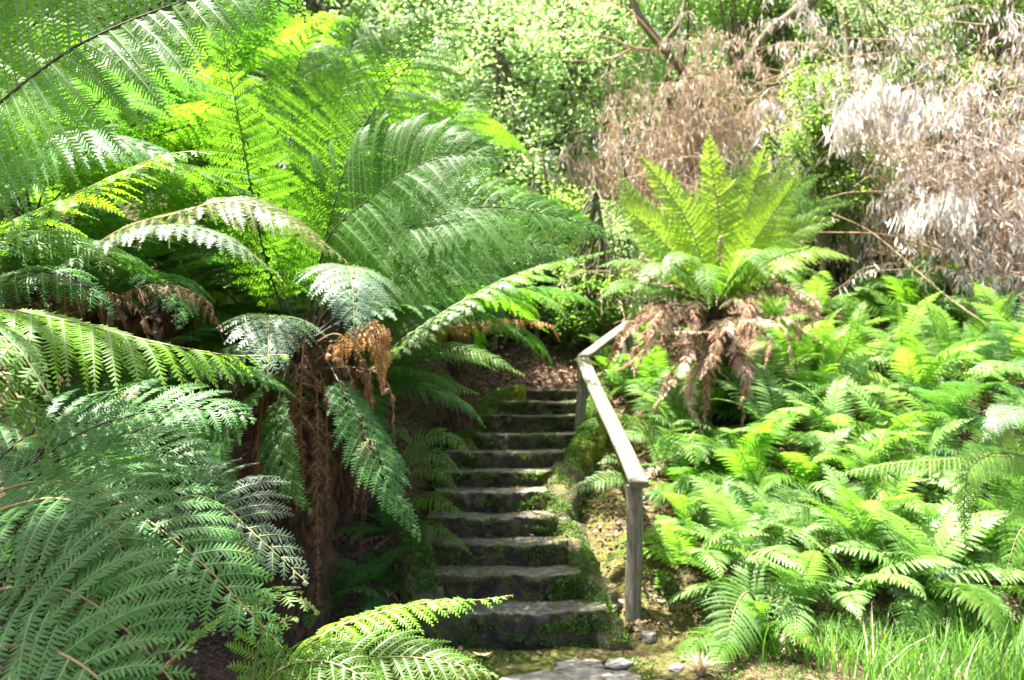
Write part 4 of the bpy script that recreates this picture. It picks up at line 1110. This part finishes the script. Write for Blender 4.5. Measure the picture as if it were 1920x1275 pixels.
# leafy seedlings
def seedling(px, py, n_, hgt, ll, lab, mat='leaf', d=None):
    p = ground_at(px, py, 3.5, 20) if d is None else at(px, py, d)
    if d is not None: p[2] = float(ground_z(p[0], p[1]))
    t = thing('seedling', p, lab, 'plant')
    st, lf = MB(), MB()
    for k in range(n_):
        tip = p + np.array([r.normal(0, hgt * .35), r.normal(0, hgt * .35), hgt * r.uniform(.6, 1)])
        sp, _ = spline([p, (p + tip) / 2 + r.normal(0, .02, 3), tip], 8)
        tube(st, sp, np.linspace(.004, .0015, 8), 4)
        m_ = 12
        ts = r.uniform(.3, 1, m_); c = np.stack([np.interp(ts, np.linspace(0, 1, 8), sp[:, j]) for j in range(3)], 1)
        dd = unit(np.stack([r.normal(size=m_), r.normal(size=m_), r.normal(.1, .3, m_)], 1))
        lf.quads(leaf_quads(c, dd, np.tile([[0, 0, 1.]], (m_, 1)) + r.normal(0, .3, (m_, 3)), r.uniform(.6, 1, m_) * ll, r.uniform(.35, .5, m_) * ll))
    st.build('stem', M['stalk_green'], t, p); lf.build('foliage', M[mat], t, p)


for a in ((1345, 775, 4, .35, .11, 'leafy seedling in front of the golden tree fern trunk'),
          (1235, 790, 3, .3, .09, 'bright seedling under the sloping rail'),
          (1240, 1120, 4, .22, .08, 'glossy seedling right of the near post foot'),
          (1200, 700, 4, .5, .12, 'sunlit seedling under the upper rail', 'leaf_glare'),
          (1150, 660, 4, .5, .12, 'pale leafy shrub at the bend of the handrail', 'leaf_glare'),
          (1170, 668, 6, .5, .11, 'leafy weed crowding the far handrail post', 'leaf_glare', 9.1),
          (1650, 860, 4, .4, .12, 'narrow leaved sapling among the bank ferns', 'leaf'),
          (1780, 960, 4, .45, .12, 'grassy leaved sapling near the right edge fern', 'leaf_glare'),
          (505, 1250, 5, .3, .08, 'bright leafy weed behind the bottom fern', 'leaf_glare', 3.0),
          (870, 1075, 2, .09, .05, 'tiny plant sprouting at the left end of the second riser', 'leaf_glare', 5.68)):
    seedling(*a)

# ------------------------------------------------------------------ trees and shrubs behind
def cloud(mb, centre, rad, n_clump, per, ll, m=0, flat=.8, droop=.2):
    cc = centre + unit(r.normal(size=(n_clump, 3))) * (r.uniform(.25, 1, (n_clump, 1)) ** .5) * np.asarray(rad)
    cr_ = r.uniform(.16, .42, n_clump) * np.mean(rad) * .55
    c = np.repeat(cc, per, 0) + r.normal(size=(n_clump * per, 3)) * np.repeat(cr_, per)[:, None] * np.array([1, 1, flat])
    m_ = len(c)
    dd = unit(np.stack([r.normal(size=m_), r.normal(size=m_), r.normal(-droop, .5, m_)], 1))
    mb.quads(leaf_quads(c, dd, np.stack([r.normal(0, .5, m_), r.normal(0, .5, m_), np.ones(m_)], 1), r.uniform(.6, 1.2, m_) * ll, r.uniform(.35, .6, m_) * ll), m)
    return cc


def tree(px, d, h, crowns, lab, mat='leaf', ll=.11, n_clump=55, per=38, trunk_r=.12, lean=0.0, name='tree', cat='tree'):
    """trunk with limbs reaching the crown clumps; crowns: (dx, dy, z, rx, ry, rz)"""
    p = at(px, 700, d); p[2] = float(ground_z(p[0], p[1]))
    t = thing(name, p, lab, cat)
    tr, cr_ = MB(), MB()
    top = p + np.array([lean, 0, h * .8])
    sp, _ = spline([p - np.array([0, 0, .3]), p + (top - p) * .4 + np.array([.12, .1, 0]), top], 16)
    tube(tr, sp, np.linspace(trunk_r, trunk_r * .3, 16) * (1 + .08 * np.sin(np.arange(16))), 9)
    for (dx, dy, z, rx, ry, rz) in crowns:
        cc = cloud(cr_, p + np.array([dx, dy, z]), (rx, ry, rz), n_clump, per, ll)
        for q in cc[:24]:
            s0 = sp[r.integers(5, 15)]
            tube(tr, spline([s0, (s0 + q) / 2 + r.normal(0, .12, 3), q], 8)[0], np.linspace(trunk_r * .32, .008, 8), 5)
    tr.build('trunk', M['bark'], t, p, smooth=True)
    cr_.build('crown', M[mat], t, p)
    return t


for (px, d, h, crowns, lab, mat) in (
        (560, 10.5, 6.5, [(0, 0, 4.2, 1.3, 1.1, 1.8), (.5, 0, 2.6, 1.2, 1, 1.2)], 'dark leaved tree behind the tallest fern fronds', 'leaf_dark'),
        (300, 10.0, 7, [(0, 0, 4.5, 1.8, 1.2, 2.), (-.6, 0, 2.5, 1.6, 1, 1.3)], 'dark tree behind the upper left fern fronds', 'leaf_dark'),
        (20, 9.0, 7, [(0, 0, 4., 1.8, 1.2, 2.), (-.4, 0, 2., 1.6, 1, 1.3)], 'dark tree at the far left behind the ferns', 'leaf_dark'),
        (760, 14, 7, [(0, 0, 4.6, 1.8, 1.3, 1.8), (.3, 0, 2.2, 1.5, 1.2, 1.3)], 'sunlit tree left of centre above the pale tree fern', 'leaf_glare'),
        (930, 12.5, 5.5, [(0, 0, 3.6, 1.3, 1.2, 1.3), (.1, -.3, 1.8, 1.1, 1, 1.1)], 'bright leafy tree above the stair head', 'leaf_glare'),
        (1060, 13.5, 6, [(0, 0, 4.2, 1.4, 1.2, 1.5), (-.2, 0, 2., 1.2, 1, 1.)], 'pale green tree with open twiggy crown over the steps', 'leaf_glare'),
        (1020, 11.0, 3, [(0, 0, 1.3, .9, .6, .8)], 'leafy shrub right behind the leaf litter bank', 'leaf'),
        (1250, 15, 8, [(0, 0, 4.6, 1.6, 1.2, 1.8)], 'green tree behind the brown dead bamboo curtain', 'leaf_glare'),
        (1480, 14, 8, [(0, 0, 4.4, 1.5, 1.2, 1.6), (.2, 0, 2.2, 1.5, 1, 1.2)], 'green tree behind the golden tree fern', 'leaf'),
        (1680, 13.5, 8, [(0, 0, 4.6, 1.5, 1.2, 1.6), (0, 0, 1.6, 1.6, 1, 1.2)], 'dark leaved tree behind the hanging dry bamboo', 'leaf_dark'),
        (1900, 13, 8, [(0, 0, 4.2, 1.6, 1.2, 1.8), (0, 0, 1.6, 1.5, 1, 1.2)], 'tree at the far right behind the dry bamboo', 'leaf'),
        (660, 11.5, 5, [(0, 0, 3.0, 1.3, 1., 1.3), (0, 0, 1.2, 1.2, .8, .9)], 'sunlit tree behind the tall tree fern tips', 'leaf_glare'),
        (860, 13.5, 8, [(0, 0, 5.2, 1.5, 1.1, 1.4), (0, 0, 3.2, 1.4, 1.1, 1.2)], 'tall pale tree at top centre', 'leaf_glare'),
        (1130, 14.5, 8.5, [(0, 0, 5.6, 1.6, 1.1, 1.3), (0, 0, 3.4, 1.4, 1.1, 1.2)], 'tall pale tree behind the bare twigs', 'leaf_glare'),
        (1380, 13.8, 8.5, [(0, 0, 5.0, 1.4, 1.1, 1.2)], 'light green tree over the thick dark limb', 'leaf_glare'),
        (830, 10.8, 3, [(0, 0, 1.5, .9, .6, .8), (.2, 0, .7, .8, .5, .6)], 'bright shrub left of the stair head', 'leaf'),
        (920, 10.4, 3, [(0, 0, 1.2, .6, .5, .6), (-.1, 0, .6, .6, .5, .5)], 'small light shrub above the stair head', 'leaf_glare'),
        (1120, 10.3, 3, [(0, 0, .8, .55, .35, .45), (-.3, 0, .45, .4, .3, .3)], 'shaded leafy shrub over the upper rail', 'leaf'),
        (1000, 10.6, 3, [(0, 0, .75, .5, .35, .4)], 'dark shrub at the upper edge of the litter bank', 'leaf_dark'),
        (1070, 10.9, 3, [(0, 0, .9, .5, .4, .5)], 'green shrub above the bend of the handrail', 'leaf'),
        (1170, 11.2, 3, [(0, 0, 1.0, .7, .5, .7)], 'twiggy shrub left of the golden tree fern', 'leaf_glare'),
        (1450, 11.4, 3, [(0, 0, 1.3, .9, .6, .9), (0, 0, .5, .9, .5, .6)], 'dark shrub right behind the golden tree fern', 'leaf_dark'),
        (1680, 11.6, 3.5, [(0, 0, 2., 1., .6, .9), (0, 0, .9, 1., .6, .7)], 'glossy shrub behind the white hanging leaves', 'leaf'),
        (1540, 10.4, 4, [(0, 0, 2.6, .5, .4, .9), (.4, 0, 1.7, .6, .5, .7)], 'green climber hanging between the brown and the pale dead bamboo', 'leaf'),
        (1720, 10.6, 5, [(0, 0, 4.2, 1., .5, .7), (.3, 0, 3., .9, .5, .6)], 'leafy climber tangled through the pale dead bamboo', 'leaf_glare'),
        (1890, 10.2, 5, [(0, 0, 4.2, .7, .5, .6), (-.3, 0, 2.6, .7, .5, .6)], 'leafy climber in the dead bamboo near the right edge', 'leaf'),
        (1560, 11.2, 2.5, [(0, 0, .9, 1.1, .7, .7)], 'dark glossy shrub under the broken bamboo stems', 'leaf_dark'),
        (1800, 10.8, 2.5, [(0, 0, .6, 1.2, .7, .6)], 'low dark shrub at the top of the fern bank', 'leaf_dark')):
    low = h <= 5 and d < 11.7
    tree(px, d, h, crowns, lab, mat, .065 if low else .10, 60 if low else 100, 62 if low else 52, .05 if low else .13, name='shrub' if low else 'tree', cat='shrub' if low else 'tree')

# unseen tall tree added left of the view, its crown placed to shade the ferns
t = tree(-700, 5.0, 9.5, [(3.1, -3.4, 6.2, 1.6, .6, .6), (.1, -.2, 7.2, 1.6, 1.6, 1.0)], 'unseen tall tree left of the fern thicket, crown placed to shade it', 'leaf_dark', .13, 90, 34, .2)


# far wood closing the view on the hill
mb = MB()
for k in range(46):
    x = -22 + 44 * k / 45 + r.normal(0, .6); y = r.uniform(19, 26)
    for zz in (1.2, 4., 7., 10.):
        cloud(mb, np.array([x, y, float(ground_z(x, y)) + zz]), (2.4, 1.6, 2.4), 34, 40, .3)
tag(mb.build('far_woods', M['leaf_glare']), 'bright sunlit woodland on the hill far behind', None, None, 'stuff')

# leaning trunks and twigs in the background
def branch(paths, lab, name='tree_limb', cat='branch', mat='bark'):
    P0 = at(*paths[0][0][0])
    mb = MB()
    for pts, r0, r1 in paths:
        sp, _ = spline([at(*q) for q in pts], 20)
        tube(mb, sp, np.linspace(r0, r1, 20) * (1 + .1 * np.sin(np.arange(20) * 1.7)), 8)
    o = mb.build(name, M[mat], None, P0, smooth=True); o.location = P0
    return tag(o, lab, cat)


branch([([(1165, -120, 12), (1185, 0, 12), (1215, 55, 12), (1250, 95, 12.1), (1300, 170, 12.3), (1330, 330, 12.6), (1330, 620, 12.8)], .05, .11), ([(1240, 85, 12.05), (1275, 40, 12), (1290, -30, 12)], .05, .03)], 'leaning dark trunk crossing the pale foliage at upper centre', 'leaning_trunk', 'tree trunk')
branch([([(1620, 420, 12), (1530, 250, 12), (1545, 200, 11.9), (1600, 165, 11.8), (1690, 120, 11.8), (1760, 40, 12), (1800, -60, 12)], .11, .05), ([(1560, 185, 11.9), (1500, 150, 12), (1440, 160, 12), (1400, 150, 12)], .05, .02), ([(1540, 215, 11.9), (1600, 120, 12), (1700, 118, 12)], .05, .02)], 'curved mossy trunk among the dead bamboo', 'leaning_trunk', 'tree trunk')
branch([([(1400, 120, 12.5), (1440, 60, 12.4), (1490, 25, 12.3), (1540, -20, 12.3)], .05, .12)], 'thick dark limb crossing the top edge right of centre')
branch([([(1240, 92, 12), (1190, 90, 11.8), (1140, 70, 11.7), (1090, 66, 11.6)], .025, .01), ([(1190, 90, 11.8), (1140, 110, 11.7), (1060, 115, 11.6)], .018, .006), ([(1250, 95, 11.9), (1180, 20, 11.8), (1120, 0, 11.7), (1060, 15, 11.7)], .022, .006)], 'pale bare twigs forking left from the leaning trunk', 'bare_branch', 'branch', 'culm')
branch([([(1150, 380, 11), (1150, 350, 11), (1165, 338, 10.9), (1210, 325, 10.8)], .012, .005)], 'thin pale twig standing left of the golden tree fern', 'bare_branch', 'branch', 'culm')
branch([([(1622, 640, 10.5), (1610, 520, 10.5), (1598, 400, 10.5), (1580, 260, 10.6), (1590, 100, 10.8), (1560, -80, 11)], .10, .05)], 'dark upright trunk behind the top of the fern bank', 'bare_tree', 'tree')

# dead bamboo
def bamboo(px, d, n_c, hgt, spread, lab, mat, leaves, ll=.2, lean=(0, 0), hang=.9, seed=0, zlo=.25):
    rr = np.random.default_rng(seed)
    p = at(px, 700, d); p[2] = float(ground_z(p[0], p[1]))
    t = thing('dead_bamboo_clump', p, lab, 'bamboo', 'dead bamboo clumps behind the ferns')
    lf = MB()
    for k in range(n_c):
        b = p + np.array([rr.normal(0, spread), rr.normal(0, spread * .5), 0]); b[2] = float(ground_z(b[0], b[1])) - .05
        h = hgt * rr.uniform(.6, 1.05); a = rr.uniform(0, 6.28); bend = rr.uniform(.15, .55) * h * (.45 if mat == 'bamboo_brown' else 1)
        tip = b + np.array([math.cos(a) * bend + lean[0] * h, math.sin(a) * bend * .6 + lean[1] * h, h * rr.uniform(.75, 1)])
        mid = b + (tip - b) * .5 + np.array([-math.cos(a) * bend * .18, -math.sin(a) * bend * .1, h * .1])
        sp, _ = spline([b, mid, tip], 18)
        cm = MB(); tube(cm, sp, np.linspace(.013, .003, 18), 5)
        for _ in range(15):
            i_ = rr.integers(3, 17); q0 = sp[i_]; q1 = q0 + np.array([rr.normal(0, .4), rr.normal(0, .3), rr.uniform(-.15, .3)])
            q2 = q1 + np.array([(q1 - q0)[0] * .5, (q1 - q0)[1] * .5, -rr.uniform(.1, .35)])
            s2, _ = spline([q0, q1, q2], 8); tube(cm, s2, np.linspace(.006, .0015, 8), 4)
            for s_ in (s2,):
                nl = leaves
                ti = rr.uniform(.15, 1, nl); c = np.stack([np.interp(ti, np.linspace(0, 1, 8), s_[:, j]) for j in range(3)], 1) + rr.normal(0, .03, (nl, 3))
                dd = unit(np.stack([rr.normal(0, .4, nl), rr.normal(0, .4, nl), -hang + rr.normal(0, .25, nl)], 1))
                lf.quads(leaf_quads(c, dd, rand_dirs(nl, rr) * .5 + np.array([0, -.8, .1]), rr.uniform(.5, 1.1, nl) * ll, rr.uniform(.08, .14, nl) * ll, .1))
        nl = leaves * 2
        ti = rr.uniform(zlo, 1, nl); c = np.stack([np.interp(ti, np.linspace(0, 1, 18), sp[:, j]) for j in range(3)], 1) + rr.normal(0, .07, (nl, 3))
        dd = unit(np.stack([rr.normal(0, .4, nl), rr.normal(0, .4, nl), -hang + rr.normal(0, .3, nl)], 1))
        lf.quads(leaf_quads(c, dd, rand_dirs(nl, rr) * .5 + np.array([0, -.8, .1]), rr.uniform(.5, 1.1, nl) * ll, rr.uniform(.08, .14, nl) * ll, .1))
        cm.build('culm', M['culm'], t, p, smooth=True)
    lf.build('dry_foliage', M[mat], t, p)


bamboo(1170, 11.8, 20, 3.6, .35, 'brown dead bamboo standing over the stair head, leftmost of the clumps', 'bamboo_brown', 17, .17, hang=1.5, seed=1)
bamboo(1290, 12.0, 26, 4.6, .45, 'tall brown curtain of dead bamboo behind the golden tree fern', 'bamboo_brown', 17, .17, hang=1.5, seed=2)
bamboo(1410, 12.2, 22, 4.4, .4, 'brown dead bamboo right of the tall curtain, behind the upright fern tips', 'bamboo_brown', 17, .17, hang=1.5, seed=3)
bamboo(1840, 9.8, 22, 4.0, .55, 'dense pale dead bamboo at the right edge', 'bamboo_leaf', 17, .16, (-.03, 0), seed=4)
bamboo(1960, 9.6, 20, 4.4, .5, 'tall pinkish dead bamboo cut by the right edge', 'bamboo_leaf', 17, .16, (-.05, 0), seed=5)
bamboo(1740, 10.2, 18, 5.4, .45, 'tall pale dead bamboo reaching the top edge', 'bamboo_leaf', 15, .16, (-.02, 0), seed=6, zlo=.55)
bamboo(1900, 11.0, 16, 6.2, .6, 'tallest dead bamboo at the upper right corner', 'bamboo_leaf', 15, .16, (-.02, 0), seed=7, zlo=.4)
bamboo(1600, 11.4, 8, 4.6, .4, 'thin dead bamboo with drooping pale leaves beside the curved trunk', 'bamboo_leaf', 30, .2, (.02, 0), seed=8, zlo=.6)

bamboo(1130, 10.6, 8, 1.3, .3, 'tangle of brown dead stems above the bend of the handrail', 'bamboo_brown', 9, .13, hang=.6, seed=11)

# broken bamboo stems lying across
for paths, lab in (
        ([([(1900, 640, 8.6), (1780, 560, 8.8), (1640, 440, 9.2), (1560, 400, 9.4)], .014, .005)], 'long orange bamboo stem slanting across the top of the fern bank'),
        ([([(1760, 470, 9.2), (1660, 440, 9.3), (1520, 435, 9.4)], .012, .004)], 'thin broken bamboo stem lying level behind the golden tree fern'),
        ([([(1780, 400, 9.2), (1700, 365, 9.2), (1600, 360, 9.3), (1540, 375, 9.3)], .012, .004), ([(1700, 365, 9.2), (1640, 330, 9.2), (1600, 350, 9.2)], .006, .003)], 'pale bent bamboo stem under the white hanging leaves'),
        ([([(1700, 330, 9.6), (1600, 225, 9.7), (1520, 218, 9.7), (1440, 250, 9.8)], .012, .004), ([(1520, 218, 9.7), (1470, 215, 9.7), (1440, 222, 9.7)], .006, .002)], 'arching bare bamboo spray in front of the dark gap')):
    branch(paths, lab, 'broken_bamboo_stem', 'bamboo stem', 'culm')

# white hanging sprays of dry leaves
for (px, py, d, w, lab) in ((1640, 265, 9.3, .42, 'bright white spray of hanging dry bamboo leaves left of centre of the thicket'), (1730, 290, 9.3, .4, 'white hanging spray of dry leaves beside the brightest one'),
                            (1600, 300, 9.4, .25, 'small white spray of hanging leaves nearest the golden fern'), (1750, 470, 9.0, .4, 'drooping pale leaf spray above the fern bank')):
    p = at(px, py - 60, d); mb = MB(); cm = MB(); n_ = 230
    sp, _ = spline([p + np.array([w * 1.6, .1, .15]), p + np.array([.3 * w, 0, .22]), p + np.array([-w, 0, .0])], 12)
    tube(cm, sp, np.linspace(.008, .002, 12), 5)
    ti = r.uniform(.1, 1, n_); c = np.stack([np.interp(ti, np.linspace(0, 1, 12), sp[:, j]) for j in range(3)], 1) + r.normal(0, .05, (n_, 3)) * np.array([1, 1, 1.6])
    dd = unit(np.stack([r.normal(-.1, .22, n_), r.normal(0, .25, n_), -1 + r.normal(0, .2, n_)], 1))
    mb.quads(leaf_quads(c, dd, rand_dirs(n_, r) * .4 + np.array([-.4, -.8, .3]), r.uniform(.14, .3, n_), r.uniform(.018, .032, n_), .1))
    t = thing('dry_bamboo_spray', p, lab, 'bamboo')
    cm.build('twig', M['culm'], t, p); mb.build('dry_foliage', M['bamboo_leaf'], t, p)
